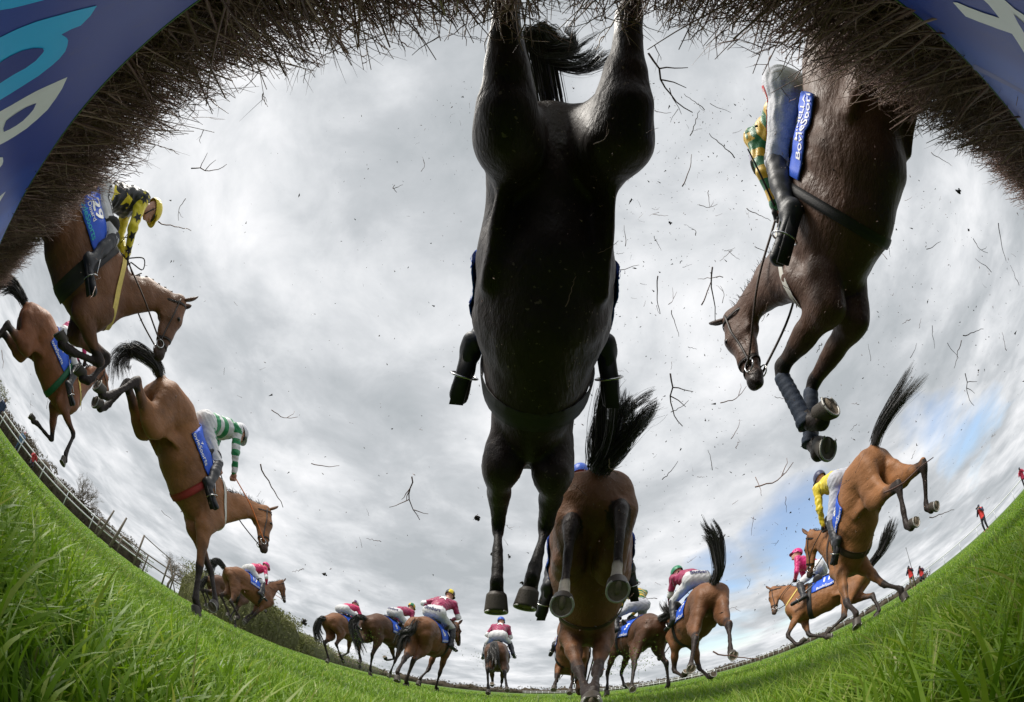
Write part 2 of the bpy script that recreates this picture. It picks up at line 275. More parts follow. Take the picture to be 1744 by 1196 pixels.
TAILS = {"H1": [[0.02, -0.176, 1.863], [0.078, -0.102, 1.867], [0.189, -0.072, 1.86], [0.268, -0.146, 1.846]], "H2": [[1.674, -0.817, 1.855], [1.691, -1.065, 1.698], [1.674, -1.213, 1.427]], "H3": [[-3.436, -1.007, 1.741], [-3.442, -1.253, 1.579], [-3.429, -1.394, 1.305]], "H4": [[-6.02, 0.038, 1.331], [-6.033, -0.175, 1.261], [-6.062, -0.357, 1.068]], "H5": [[-3.575, 1.495, 1.723], [-3.693, 1.276, 1.648], [-3.77, 1.245, 1.489], [-3.761, 1.368, 1.401]], "H6": [[-7.63, 7.462, 1.353], [-7.728, 7.381, 1.228], [-7.798, 7.351, 0.93]], "H7": [[-9.867, 9.298, 0.848], [-9.942, 9.241, 0.532]], "H8": [[-5.61, 9.554, 1.072], [-5.641, 9.564, 0.783], [-5.495, 9.667, 0.498]], "H9": [[-4.261, 8.923, 1.321], [-4.348, 8.914, 1.076], [-4.076, 9.088, 0.564]], "H10": [[-2.136, 6.561, 0.972], [-2.25, 6.545, 0.816], [-2.255, 6.575, 0.49]], "H11": [[-1.113, 8.861, 1.138], [-1.093, 8.632, 0.954], [-1.068, 8.52, 0.668]], "H12": [[0.533, 7.355, 1.821], [0.541, 7.061, 1.817], [0.533, 6.795, 1.661]], "H13": [[0.299, 1.829, 1.273], [0.383, 1.703, 1.417], [0.483, 1.562, 1.544]], "H14": [[1.872, 6.377, 1.22], [1.862, 6.32, 1.5]], "H15": [[2.131, 4.755, 1.419], [2.091, 4.641, 1.804], [1.976, 4.595, 2.035]], "H16": [[3.508, 2.613, 1.747], [3.656, 2.322, 1.852], [3.804, 2.006, 1.921]], "H17": [[5.416, 5.043, 0.985], [5.579, 4.778, 1.337]]}
BOARDART = [('printed_letter', 'cyan', {'V': [[-0.5568, 0.1333], [-0.5552, 0.1491], [-0.5548, 0.1818], [-0.5563, 0.2158], [-0.5621, 0.2645], [-0.5642, 0.3074], [-0.5655, 0.3438], [-0.596, 0.3487], [-0.6218, 0.3426], [-0.6243, 0.3226], [-0.6315, 0.3052], [-0.6513, 0.3271], [-0.6643, 0.3373], [-0.6852, 0.3463], [-0.7079, 0.3525], [-0.7316, 0.3493], [-0.7488, 0.3386], [-0.77, 0.3137], [-0.7807, 0.276], [-0.785, 0.2472], [-0.7855, 0.2209], [-0.7824, 0.1975]], 'T': [(21, 0, 1), (21, 1, 2), (21, 2, 3), (21, 3, 4), (21, 4, 5), (21, 5, 6), (6, 7, 8), (6, 8, 9), (6, 9, 10), (21, 6, 10), (21, 10, 11), (21, 11, 12), (21, 12, 13), (21, 13, 14), (21, 14, 15), (21, 15, 16), (21, 16, 17), (21, 17, 18), (21, 18, 19), (19, 20, 21)], 'd': 0}), ('letter_counter', 'blue', {'V': [[-0.6326, 0.1571], [-0.6318, 0.1752], [-0.6286, 0.1956], [-0.6296, 0.2205], [-0.6398, 0.2497], [-0.6552, 0.2758], [-0.6659, 0.2832], [-0.6729, 0.2836], [-0.693, 0.2752], [-0.7035, 0.2554], [-0.7045, 0.2317], [-0.7093, 0.1992], [-0.709, 0.1786]], 'T': [(12, 0, 1), (12, 1, 2), (12, 2, 3), (12, 3, 4), (12, 4, 5), (12, 5, 6), (12, 6, 7), (12, 7, 8), (8, 9, 10), (12, 8, 10), (10, 11, 12)], 'd': 0.0025}), ('printed_letter', 'cyan', {'V': [[-0.4803, 0.106], [-0.4836, 0.1218], [-0.492, 0.1449], [-0.4973, 0.1673], [-0.5007, 0.1867], [-0.5034, 0.2061], [-0.4762, 0.1671], [-0.4481, 0.1069], [-0.4519, 0.0948]], 'T': [(0, 8, 7), (0, 7, 6), (6, 5, 4), (6, 4, 3), (6, 3, 2), (6, 2, 1), (6, 1, 0)], 'd': 0}), ('printed_letter', 'white', {'V': [[-0.8406, 0.2115], [-0.8436, 0.2365], [-0.8474, 0.27], [-0.8466, 0.2984], [-0.8451, 0.339], [-0.8479, 0.3863], [-0.8479, 0.427], [-0.9067, 0.4388], [-0.9575, 0.4401], [-1.0104, 0.4348], [-1.0419, 0.4113], [-1.0647, 0.383], [-1.0679, 0.3426], [-1.0642, 0.3159], [-1.0556, 0.2883], [-1.0412, 0.2548]], 'T': [(15, 0, 1), (15, 1, 2), (15, 2, 3), (15, 3, 4), (15, 4, 5), (15, 5, 6), (15, 6, 7), (15, 7, 8), (15, 8, 9), (15, 9, 10), (15, 10, 11), (15, 11, 12), (15, 12, 13), (13, 14, 15)], 'd': 0}), ('letter_counter', 'blue', {'V': [[-0.978, 0.2818], [-0.9515, 0.2737], [-0.9168, 0.2736], [-0.9128, 0.2871], [-0.9093, 0.3014], [-0.9072, 0.3293], [-0.9171, 0.3638], [-0.949, 0.3662], [-0.9676, 0.3587], [-0.9851, 0.3454], [-0.9899, 0.3254], [-0.9873, 0.3032]], 'T': [(11, 0, 1), (11, 1, 2), (11, 2, 3), (11, 3, 4), (11, 4, 5), (11, 5, 6), (11, 6, 7), (11, 7, 8), (11, 8, 9), (9, 10, 11)], 'd': 0.0025}), ('printed_letter', 'white', {'V': [[-1.1594, 0.3115], [-1.177, 0.3256], [-1.2162, 0.3367], [-1.2453, 0.339], [-1.2555, 0.332], [-1.2425, 0.3051], [-1.1468, 0.2865]], 'T': [(6, 0, 1), (6, 1, 2), (6, 2, 3), (6, 3, 4), (4, 5, 6)], 'd': 0}), ('printed_letter', 'white', {'V': [[-1.6024, 0.3775], [-1.6144, 0.4035], [-1.6241, 0.4359], [-1.6663, 0.4299], [-1.7075, 0.4211], [-1.7236, 0.3984]], 'T': [(5, 0, 1), (5, 1, 2), (5, 2, 3), (3, 4, 5)], 'd': 0}), ('printed_letter', 'white', {'V': [[0.7169, 0.4325], [0.7137, 0.418], [0.7235, 0.3956], [0.73, 0.3615], [0.7297, 0.3196], [0.7061, 0.32], [0.6843, 0.3213], [0.6689, 0.3263], [0.6372, 0.2714], [0.6487, 0.2618], [0.6676, 0.2516], [0.6775, 0.2343], [0.6962, 0.2199], [0.8569, 0.2732], [0.8785, 0.3025], [0.8544, 0.3162], [0.8143, 0.3151], [0.7816, 0.3149], [0.7844, 0.3542], [0.7811, 0.4022], [0.7731, 0.4354], [0.7456, 0.4349]], 'T': [(21, 0, 1), (21, 1, 2), (21, 2, 3), (21, 3, 4), (6, 7, 8), (5, 6, 8), (4, 5, 8), (4, 8, 9), (4, 9, 10), (4, 10, 11), (4, 11, 12), (4, 12, 13), (4, 13, 14), (14, 15, 16), (14, 16, 17), (4, 14, 17), (21, 4, 17), (21, 17, 18), (21, 18, 19), (19, 20, 21)], 'd': 0}), ('printed_letter', 'blue', {'V': [[0.687, 0.2638], [0.707, 0.2486], [0.7302, 0.2394], [0.7896, 0.2653], [0.7511, 0.2695], [0.7178, 0.2687]], 'T': [(5, 0, 1), (5, 1, 2), (5, 2, 3), (3, 4, 5)], 'd': 0.0025}), ('debris_stripe', 'blue', {'V': [[1.1104, 0.6189], [1.0978, 0.6023], [1.1206, 0.5264], [1.1357, 0.4338], [1.142, 0.398], [1.1859, 0.414], [1.1838, 0.453], [1.1665, 0.5489], [1.1538, 0.6381]], 'T': [(8, 0, 1), (8, 1, 2), (8, 2, 3), (8, 3, 4), (4, 5, 6), (4, 6, 7), (4, 7, 8)], 'd': 0})]  # the last dark stripe stands in for debris lying across the board
TWIGS = [[[-1.276, 1.174, 0.997], [-1.206, 1.289, 1.061], 1, "thick dark crooked twig in the open sky left of the overhead horse"], [[-0.732, 1.769, 1.084], [-0.709, 1.95, 0.911], 6, "upright forked twig with side branches under the overhead horse's left side"], [[0.165, 0.334, 1.401], [0.34, 0.218, 1.438], 3, "pale branching stick in front of the belly of the overhead horse"], [[0.667, 0.55, 1.579], [0.766, 0.546, 1.598], 1, "short dark hooked twig right of the overhead horse"], [[1.065, 1.705, 0.894], [1.29, 1.605, 0.947], 1, "long curved twig under the hooves of the dark bay"], [[0.533, 0.43, 1.446], [0.59, 0.31, 1.507], 0, "straight dark splinter slanting beside the overhead horse"], [[0.398, 0.589, 1.321], [0.431, 0.654, 1.332], 4, "short straight dark splinter at mid right of the belly"], [[0.426, 0.863, 1.278], [0.449, 0.917, 1.294], 0, "small straight splinter under the belly at right"], [[0.372, -0.063, 1.452], [0.558, 0.124, 1.435], 2, "long thin branched twig by the hind leg of the overhead horse"], [[0.459, 0.045, 1.427], [0.513, 0.143, 1.45], 3, "fine side twig below the long branched one"], [[-1.376, 0.14, 1.152], [-1.451, 0.215, 1.134], 1, "dark twig with a side shoot right of the yellow cap"], [[-1.266, 0.048, 1.133], [-1.195, 0.083, 1.277], 2, "thin forked twig hanging in the sky below the brush at left"], [[-1.705, 0.192, 1.211], [-1.655, 0.34, 1.35], 4, "long fine curved twig touching the peak of the yellow cap"], [[0.794, 0.583, 1.261], [0.887, 0.601, 1.252], 0, "dark splinter by the boot of the jockey in hoops"], [[0.767, 0.454, 1.329], [0.875, 0.492, 1.307], 4, "thick splinter beside the whip hand of the jockey in hoops"], [[0.702, 1.165, 1.02], [0.828, 1.12, 1.061], 1, "dark twig under the muzzle of the dark bay"], [[0.867, 1.462, 1.054], [0.942, 1.434, 1.14], 0, "thin dark splinter below the muzzle of the dark bay"], [[0.433, 0.766, 1.337], [0.447, 0.917, 1.294], 0, "upright dark splinter in the sky at mid right"], [[0.292, 0.812, 1.465], [0.396, 0.809, 1.502], 5, "v-shaped fine twig beside the girth of the overhead horse"], [[0.538, 1.271, 1.306], [0.636, 1.451, 1.149], 2, "hanging thin twig right of the flying tail at centre"], [[1.605, 0.821, 0.865], [1.679, 0.776, 0.907], 0, "dark splinter above the raised tail at right"], [[1.769, 0.583, 0.728], [1.878, 0.513, 0.673], 4, "pale thin twig at far right sky"], [[1.786, 0.211, 0.875], [1.88, 0.225, 0.811], 1, "hooked dark twig in the right sky"], [[1.84, 0.068, 0.78], [1.922, 0.194, 0.714], 0, "long upright dark twig at far right"], [[1.657, 0.384, 1.053], [1.749, 0.325, 1.039], 5, "small forked twig right of the dark bay belly"], [[1.116, 2.779, 0.177], [1.449, 2.729, -0.02], 4, "long dark stick skimming the turf right of the cantering bay"], [[0.639, 0.696, 1.291], [0.664, 0.891, 1.217], 3, "thin upright twig with cross shoots in the right sky"], [[0.635, 0.883, 1.307], [0.707, 0.76, 1.41], 0, "fine slanting shoot in the right sky"], [[2.03, 0.816, 0.711], [2.12, 0.888, 0.573], 2, "branching pale twig above the raised tail at right"], [[1.942, 1.379, 0.297], [2.091, 1.298, 0.231], 4, "thin twig touching the raised hind hoof at right"], [[2.219, 1.883, 0.729], [2.56, 1.579, 0.71], 3, "long fine twig behind the kicking horse"], [[-1.328, 1.694, 1.061], [-1.22, 1.822, 1.142], 0, "thin splinter in the sky at centre left"], [[-2.8, 0.825, 0.694], [-2.885, 0.928, 0.605], 4, "faint vertical twig at far left"], [[-1.627, 1.12, 0.311], [-1.641, 1.205, 0.314], 5, "small forked black twig beside the jockey in white and green"], [[-1.307, 1.301, 0.775], [-1.25, 1.499, 0.659], 4, "long fine curved straw between the jockey in white and green and the centre"]]
CLODS = [[[-0.532, 2.657, 1.288], 0.035, "round dark clod of turf left of the overhead forelegs"], [[-0.357, 2.409, 0.911], 0.022, "small clod by the left foreleg of the overhead horse"], [[-0.249, 2.425, 0.904], 0.018, "small dark clod between the forelegs of the overhead horse"], [[-0.155, 2.295, 0.685], 0.018, "bristly clod beside the right fetlock of the overhead horse"], [[1.733, 0.061, 0.997], 0.02, "dark jagged clod in the right sky"], [[0.945, 0.161, 1.64], 0.014, "dark chip by the shoulder of the jockey in hoops"], [[-4.274, 6.735, 0.611], 0.09, "clod of turf thrown up behind the leftmost galloping horse"], [[-4.066, 6.679, 1.69], 0.06, "clod of turf high above the left galloping group"], [[1.773, 0.187, 0.906], 0.012, "tiny dark chip at far right"], [[0.452, 0.537, 1.326], 0.01, "tiny chip near the belly edge"]]
DIVOTS = [[-4.49, 9.49, 0.28], [-3.21, 8.41, 0.08], [-3.83, 8.66, 0.78], [-1.29, 9.38, 0.78], [1.36, 6.13, 0.49], [1.02, 5.9, 0.41]]
def Rx(a):
    c,s=math.cos(a),math.sin(a);return np.array([[1,0,0],[0,c,-s],[0,s,c]])
def Ry(a):
    c,s=math.cos(a),math.sin(a);return np.array([[c,0,s],[0,1,0],[-s,0,c]])
def Rz(a):
    c,s=math.cos(a),math.sin(a);return np.array([[c,-s,0],[s,c,0],[0,0,1]])
D2R=math.pi/180
# params: 0-2 pos | 3 yaw 4 pitch 5 roll | 6 flex 7 lat | 8 neckp 9 necky 10 headp | 11.. FL FR HL HR (a1 a2 a3 a4 abd) | 31 scale
def fk(p):
    p=np.asarray(p,float); s=p[31]; A=p*D2R
    R=Rz(A[3])@Rx(A[4])@Ry(A[5]); o=p[:3]; J={}
    def b(v): return o+R@(np.array(v)*s)
    J['M']=b((0,0,0));J['W']=b((0,.40,.03));J['B']=b((0,.64,-.06));J['N0']=b((0,.52,.13))
    J['withers']=b((0,.36,.36));J['sternum']=b((0,.40,-.40));J['L']=b((0,-.32,.06));J['back']=b((0,-.05,.31));J['belly']=b((0,-.05,-.37));J['girth']=b((0,.28,-.41))
    R2=R@Rz(A[7])@Rx(A[6]); L=J['L']
    def c(v): return L+R2@(np.array(v)*s)
    J['C']=c((0,-.34,.03));J['T']=c((0,-.60,.15));J['croup']=c((0,-.28,.29))
    Rn=R@Rz(A[9])
    def dirs(Rm,a): return Rm@np.array([0,math.cos(a),math.sin(a)])
    J['N1']=J['N0']+dirs(Rn,A[8]+.12)*.36*s
    J['poll']=J['N1']+dirs(Rn,A[8]-.12)*.36*s
    J['muzzle']=J['poll']+dirs(Rn,A[10])*.60*s
    for k,(n,front,sx) in enumerate((('FL',1,-1),('FR',1,1),('HL',0,-1),('HR',0,1))):
        q=A[11+5*k:16+5*k]
        if front: top=b((sx*.15,.60,-.10));Rm=R@Ry(-sx*q[4]);Ls=(.26,.43,.33,.19)
        else: top=c((sx*.13,-.38,.0));Rm=R2@Ry(-sx*q[4]);Ls=(.38,.46,.40,.19)
        pt=top;J[n+'0']=pt
        for i in range(4):
            pt=pt+Rm@np.array([0,math.sin(q[i]),-math.cos(q[i])])*Ls[i]*s
            J[n+str(i+1)]=pt
        J[n+'R']=Rm
    J['R']=R;J['R2']=R2;J['Rn']=Rn;J['s']=s
    return J

def ik(A,B,l1,l2,pole):
    d=B-A;L=np.linalg.norm(d);u=d/max(L,1e-6)
    Lc=min(L,(l1+l2)*.999);a=(l1*l1-l2*l2+Lc*Lc)/(2*Lc);h=math.sqrt(max(l1*l1-a*a,1e-6))
    p=pole-u*np.dot(pole,u);p/=np.linalg.norm(p)+1e-9
    return A+u*a*(L/Lc if L>Lc else 1)+p*h
# q: P3 | tpitch tyaw | hpitch hyaw | handL3 handR3 footL3 footR3 | troll
def jfk(q,M,R):
    q=np.asarray(q,float);K={}
    def b(v): return M+R@np.array(v,float)
    P=b(q[:3]);K['P']=P
    Rt=R@Rz(q[4]*D2R)@Ry(q[19]*D2R)@Rx(-q[3]*D2R)
    Ru=Rt@Rx(-14*D2R)
    K['Rt']=Rt;K['Ru']=Ru
    K['waist']=P+Rt@np.array([0,-.02,.20]);K['chest']=K['waist']+Ru@np.array([0,0,.20]);K['neck']=K['chest']+Ru@np.array([0,0.0,.13])
    K['SL']=K['neck']+Ru@np.array([-.17,.0,-.05]);K['SR']=K['neck']+Ru@np.array([.17,.0,-.05])
    Rh=R@Rz(q[6]*D2R)@Rx(-q[5]*D2R);K['Rh']=Rh
    K['head']=K['neck']+Rh@np.array([0,.04,.19])
    for n,i,sx in(('L',7,-1),('R',10,1)):
        H=b(q[i:i+3]);K['H'+n]=H;K['E'+n]=ik(K['S'+n],H,.29,.26,R@np.array([sx*.9,-.4,-.6]))
    for n,i,sx in(('L',13,-1),('R',16,1)):
        F=b(q[i:i+3]);K['A'+n]=F
        hp=P+R@np.array([sx*.10,0,-.03]);K['hip'+n]=hp
        K['K'+n]=ik(hp,F,.43,.42,R@np.array([sx*.15,1,.35]))
        K['T'+n]=F+R@np.array([sx*.04,.17,-.10])
    return K
RID = {k: jfk(q, fk(POSES[k])["M"], fk(POSES[k])["R"]) for k, q in RIDER.items()}
for k in RID: RID[k]["R"] = fk(POSES[k])["R"]
# ------------------------------------------------------------------ signed-distance bodies turned into one skin
class SDF:
    def __init__(s): s.P = []
    def cone(s, a, b, ra, rb, X=None, k=.03, sub=False):
        a = np.asarray(a, float); b = np.asarray(b, float)
        ra = (ra, ra) if np.isscalar(ra) else ra; rb = (rb, rb) if np.isscalar(rb) else rb
        s.P.append((a, b, ra, rb, X, k, sub))
    def ball(s, c, r, k=.03, sub=False, w=None, X=None):
        c = np.asarray(c, float); w = nrm(w if w is not None else (0, 0, 1)); r = (r, r, r) if np.isscalar(r) else r
        e = max(r[2] - max(r[0], r[1]), 1e-3) if r[2] > min(r[0], r[1]) else 1e-3
        s.P.append((c - w * e, c + w * e, (r[0], r[1]), (r[0], r[1]), X, k, sub))
    def mesh(s, h, smooth=1):
        lo = np.min([np.minimum(p[0] - max(p[2]), p[1] - max(p[3])) for p in s.P if not p[6]], axis=0) - 3 * h
        hi = np.max([np.maximum(p[0] + max(p[2]), p[1] + max(p[3])) for p in s.P if not p[6]], axis=0) + 3 * h
        n = np.ceil((hi - lo) / h).astype(int) + 1
        F = np.full(n, 1.0, np.float32)
        for a, b, ra, rb, X, k, sub in s.P:
            pad = k + 2.5 * h
            l = np.minimum(a - max(ra), b - max(rb)) - pad; u = np.maximum(a + max(ra), b + max(rb)) + pad
            i0 = np.clip(((l - lo) / h).astype(int), 0, n - 1); i1 = np.clip(np.ceil((u - lo) / h).astype(int) + 1, 1, n)
            g = [(np.arange(i0[d], i1[d]) * h + lo[d]).astype(np.float32) for d in range(3)]
            dx = g[0][:, None, None] - a[0]; dy = g[1][None, :, None] - a[1]; dz = g[2][None, None, :] - a[2]
            w = b - a; L = np.linalg.norm(w) + 1e-9; w = w / L
            Xr = np.asarray(X if X is not None else (1, 0, 0) if abs(w[0]) < .9 else (0, 1, 0), float)
            uu = nrm(Xr - w * np.dot(Xr, w)); vv = np.cross(w, uu)
            pw = dx * w[0] + dy * w[1] + dz * w[2]
            t = np.clip(pw / L, 0, 1); ow = pw - t * L
            pu = dx * uu[0] + dy * uu[1] + dz * uu[2]; pv = dx * vv[0] + dy * vv[1] + dz * vv[2]
            ru = ra[0] + (rb[0] - ra[0]) * t; rv = ra[1] + (rb[1] - ra[1]) * t; rw = np.minimum(ru, rv)
            qa = (pu / ru) ** 2 + (pv / rv) ** 2 + (ow / rw) ** 2
            qb = (pu / ru ** 2) ** 2 + (pv / rv ** 2) ** 2 + (ow / rw ** 2) ** 2
            k0 = np.sqrt(qa); D = k0 * (k0 - 1) / (np.sqrt(qb) + 1e-6)
            D = np.where(k0 < .25, -rw * .7, D)
            S = F[i0[0]:i1[0], i0[1]:i1[1], i0[2]:i1[2]]
            if sub: hh = np.maximum(k - np.abs(S + D), 0) / k; S[...] = np.maximum(S, -D) + hh * hh * k * .25
            else: hh = np.maximum(k - np.abs(S - D), 0) / k; S[...] = np.minimum(S, D) - hh * hh * k * .25
        return surface_net(F, lo, h, smooth)
def surface_net(F, lo, h, smooth=1):
    I = F < 0; nx, ny, nz = F.shape
    c = np.zeros((nx - 1, ny - 1, nz - 1), np.int8)
    for i in (0, 1):
        for j in (0, 1):
            for k in (0, 1): c += I[i:nx - 1 + i, j:ny - 1 + j, k:nz - 1 + k]
    act = (c > 0) & (c < 8); idx = np.full(act.shape, -1, np.int64); A = np.argwhere(act); idx[act] = np.arange(len(A))
    acc = np.zeros((len(A), 3)); cnt = np.zeros(len(A))
    cor = [(i, j, k) for i in (0, 1) for j in (0, 1) for k in (0, 1)]
    for p in cor:
        for ax in range(3):
            if p[ax]: continue
            q = list(p); q[ax] = 1
            fa = F[A[:, 0] + p[0], A[:, 1] + p[1], A[:, 2] + p[2]]; fb = F[A[:, 0] + q[0], A[:, 1] + q[1], A[:, 2] + q[2]]
            m = (fa < 0) != (fb < 0); t = np.where(m, fa / np.where(m, fa - fb, 1), 0)
            v = np.tile(np.array(p, float), (len(A), 1)); v[:, ax] += t
            acc[m] += v[m]; cnt[m] += 1
    V = (A + acc / cnt[:, None]) * h + lo
    Fc = []
    for ax in range(3):
        sl0 = [slice(None)] * 3; sl1 = [slice(None)] * 3; sl0[ax] = slice(0, -1); sl1[ax] = slice(1, None)
        a = I[tuple(sl0)]; b = I[tuple(sl1)]; E = np.argwhere(a != b)
        o1, o2 = [(1, 2), (2, 0), (0, 1)][ax]
        E = E[(E[:, o1] > 0) & (E[:, o2] > 0) & (E[:, o1] < F.shape[o1] - 1) & (E[:, o2] < F.shape[o2] - 1)]
        def cell(d1, d2):
            e = E.copy(); e[:, o1] -= d1; e[:, o2] -= d2; return idx[e[:, 0], e[:, 1], e[:, 2]]
        q = np.stack([cell(1, 1), cell(0, 1), cell(0, 0), cell(1, 0)], 1)
        flip = ~a[E[:, 0], E[:, 1], E[:, 2]]; q[flip] = q[flip][:, ::-1]; Fc.append(q)
    Q = np.vstack(Fc)
    for _ in range(smooth):
        S = np.zeros_like(V); n = np.zeros(len(V))
        for i in range(4):
            np.add.at(S, Q[:, i], V[Q[:, (i + 1) % 4]] + V[Q[:, (i + 3) % 4]]); np.add.at(n, Q[:, i], 2)
        V = V * .5 + .5 * S / n[:, None]
    return V, Q
def vnormals(V, Q):
    n = np.cross(V[Q[:, 2]] - V[Q[:, 0]], V[Q[:, 3]] - V[Q[:, 1]]); N_ = np.zeros_like(V)
    for i in range(4): np.add.at(N_, Q[:, i], n)
    return N_ / (np.linalg.norm(N_, axis=1)[:, None] + 1e-12)
def seg_t(V, a, b):
    w = b - a; L2 = np.dot(w, w); t = (V - a) @ w / L2; tc = np.clip(t, 0, 1)
    return t, np.linalg.norm(V - (a + tc[:, None] * w), axis=1)
def bvh_of(V, Q): return BVHTree.FromPolygons([tuple(v) for v in V], [tuple(int(i) for i in q) for q in Q])
def cast(bvh, o, d, maxd=2.0):
    h = bvh.ray_cast(Vector(o), Vector(d), maxd)
    return (np.array(h[0]), np.array(h[1])) if h[0] is not None else (None, None)
def grid_faces(nu, nv, wrap=False):
    Q = []
    for i in range(nu - 1):
        for j in range(nv if wrap else nv - 1): Q.append((i * nv + j, i * nv + (j + 1) % nv, (i + 1) * nv + (j + 1) % nv, (i + 1) * nv + j))
    return Q
def band(bvh, c, axis, ref, width, a0=0., a1=360., off=.008, nu=3, nv=40, R0=.9, th=.004, Rmax=.44):
    """a strap lying on a body: rays cast in towards c round axis"""
    axis = nrm(axis); u = nrm(np.asarray(ref) - axis * np.dot(ref, axis)); v = np.cross(axis, u); full = a1 - a0 >= 359
    aa = np.radians(np.linspace(a0, a1, nv + 1 if full else nv)[:nv]); G = np.zeros((nu, nv, 3)); rr = np.zeros((nu, nv))
    for i in range(nu):
        cc = np.asarray(c) + axis * (i / (nu - 1) - .5) * width
        for j, a in enumerate(aa):
            d = math.cos(a) * u + math.sin(a) * v
            q, n = cast(bvh, cc + d * .01, d, R0)
            rr[i, j] = min(np.dot(q - cc, d), Rmax) if q is not None else (rr[i, j - 1] if j else .1)
    if full:
        for _ in range(3): rr = .5 * rr + .25 * (np.roll(rr, 1, 1) + np.roll(rr, -1, 1)) + .001
    for j, a in enumerate(aa):
        d = math.cos(a) * u + math.sin(a) * v
        r = np.median(rr[:, j])
        for i in range(nu):
            edge = 0 if 0 < i < nu - 1 else -.003
            G[i, j] = np.asarray(c) + axis * (i / (nu - 1) - .5) * width + d * (max(r, rr[i, j]) + off + edge)
    top = G.reshape(-1, 3)
    bot = (G - 0).reshape(-1, 3) - (top - np.asarray(c)) / np.linalg.norm(top - np.asarray(c), axis=1)[:, None] * th
    Q = grid_faces(nu, nv, full); n = len(top); Q2 = [tuple(x + n for x in q[::-1]) for q in Q]
    E = []
    for i0 in (0, nu - 1):
        for j in range(nv if full else nv - 1):
            a_, b_ = i0 * nv + j, i0 * nv + (j + 1) % nv; E.append((a_, b_, b_ + n, a_ + n))
    return np.vstack([top, bot]), np.array(Q + Q2 + E)
TXT = {}
def text_mesh(s, bold=.012):
    if s in TXT: return TXT[s]
    c = bpy.data.curves.new('t', 'FONT'); c.body = s; c.size = 1; c.offset = bold; c.align_x = 'CENTER'; c.align_y = 'CENTER'; c.resolution_u = 3
    o = bpy.data.objects.new('t', c); col.objects.link(o); dg = bpy.context.evaluated_depsgraph_get(); me = bpy.data.meshes.new_from_object(o.evaluated_get(dg))
    V = np.array([v.co[:2] for v in me.vertices]); me.calc_loop_triangles(); T = np.array([t.vertices[:] for t in me.loop_triangles])
    bpy.data.objects.remove(o); bpy.data.curves.remove(c); bpy.data.meshes.remove(me)
    TXT[s] = (V, T); return TXT[s]
def star2d(n=5, r=.42):
    P = [(0, 0)] + [(math.sin(i * math.pi / n) * (1 if i % 2 == 0 else r), math.cos(i * math.pi / n) * (1 if i % 2 == 0 else r)) for i in range(2 * n)]
    return np.array(P), np.array([(0, i + 1, (i + 1) % (2 * n) + 1) for i in range(2 * n)])
def refine(V, T, mx):
    V = [tuple(v) for v in V]; T = [tuple(t) for t in T]
    for _ in range(4):
        mid = {}; out = []; ch = False; Va = np.array(V)
        def ln(a, b): return np.linalg.norm(Va[a] - Va[b])
        def gm(a, b):
            k = (min(a, b), max(a, b))
            if k not in mid: V.append(tuple((Va[a] + Va[b]) / 2)); mid[k] = len(V) - 1
            return mid[k]
        long_ = {}
        for t in T:
            for a, b in ((0, 1), (1, 2), (2, 0)):
                if ln(t[a], t[b]) > mx: long_[(min(t[a], t[b]), max(t[a], t[b]))] = 1
        if not long_: break
        for t in T:
            e = [((min(t[i], t[(i + 1) % 3]), max(t[i], t[(i + 1) % 3])) in long_) for i in range(3)]
            k = sum(e)
            if k == 0: out.append(t)
            elif k == 3: a, b, c = gm(t[0], t[1]), gm(t[1], t[2]), gm(t[2], t[0]); out += [(t[0], a, c), (a, t[1], b), (c, b, t[2]), (a, b, c)]
            elif k == 1:
                i = e.index(True); p, q, r = t[i], t[(i + 1) % 3], t[(i + 2) % 3]; m_ = gm(p, q); out += [(p, m_, r), (m_, q, r)]
            else:
                i = e.index(False); p, q, r = t[i], t[(i + 1) % 3], t[(i + 2) % 3]; m1, m2 = gm(q, r), gm(r, p); out += [(p, q, m1), (p, m1, m2), (m2, m1, r)]
        T = out
    return np.array(V), np.array(T)
def decal(bvh, shape, size, o, ux, uy, off=.003, sx=1., back=.35, mx=.03):
    """a flat print laid onto a surface: shape (V2,T) scaled, pushed along -(ux x uy)"""
    V, T = shape; V = V * np.array([size * sx, size]); V, T = refine(V, T, mx)
    ux = nrm(ux); n = nrm(np.cross(ux, uy)); uy = np.cross(n, ux); Pn = np.asarray(o) + V[:, :1] * ux + V[:, 1:] * uy
    out = np.zeros((len(V), 3)); ok = np.zeros(len(V), bool)
    for i, p in enumerate(Pn):
        q, nn = cast(bvh, p + n * back, -n, back + .35)
        if q is not None: out[i] = q + n * off; ok[i] = True
    T = T[ok[T].all(axis=1)]
    if len(T): u_, inv = np.unique(T.ravel(), return_inverse=True); return out[u_], inv.reshape(-1, 3)
    return out, T
def solid_tris(V, T, n, th=.0015):
    return V, T
# ------------------------------------------------------------------ ground
def ground_mat():
    m, t, p, o = mat_base('turf')
    f = tnoise(t, .35, 6, .65); g = tnoise(t, 9, 5, .7); w = tnoise(t, 60, 3, .7)
    c = tmix(t, f, (.055, .115, .012), (.10, .185, .022)); c = tmix(t, ramp(t, g, [(.38, (0, 0, 0)), (.62, (1, 1, 1))]), c, tmix(t, 1., c, (1.35, 1.25, 1.0), 'MULTIPLY'))
    c = tmix(t, mth('MULTIPLY', w, .5, tree=t), c, (.03, .05, .008)); t.links.new(c, p.inputs['Base Color']); p.inputs['Roughness'].default_value = .9
    tbump(t, p, mth('ADD', g, w, tree=t), .9, .06); return m
M_TURF = ground_mat()
gx = np.concatenate([-np.geomspace(1600, .5, 40), np.geomspace(.5, 1600, 40)]); G = np.array([[x, y] for x in gx for y in gx])
rr_ = np.linalg.norm(G, axis=1)
GV = np.column_stack([G, np.full(len(G), GZ)]); GV[:, 2] += np.where(rr_ > 60, .0 * rr_, 0)
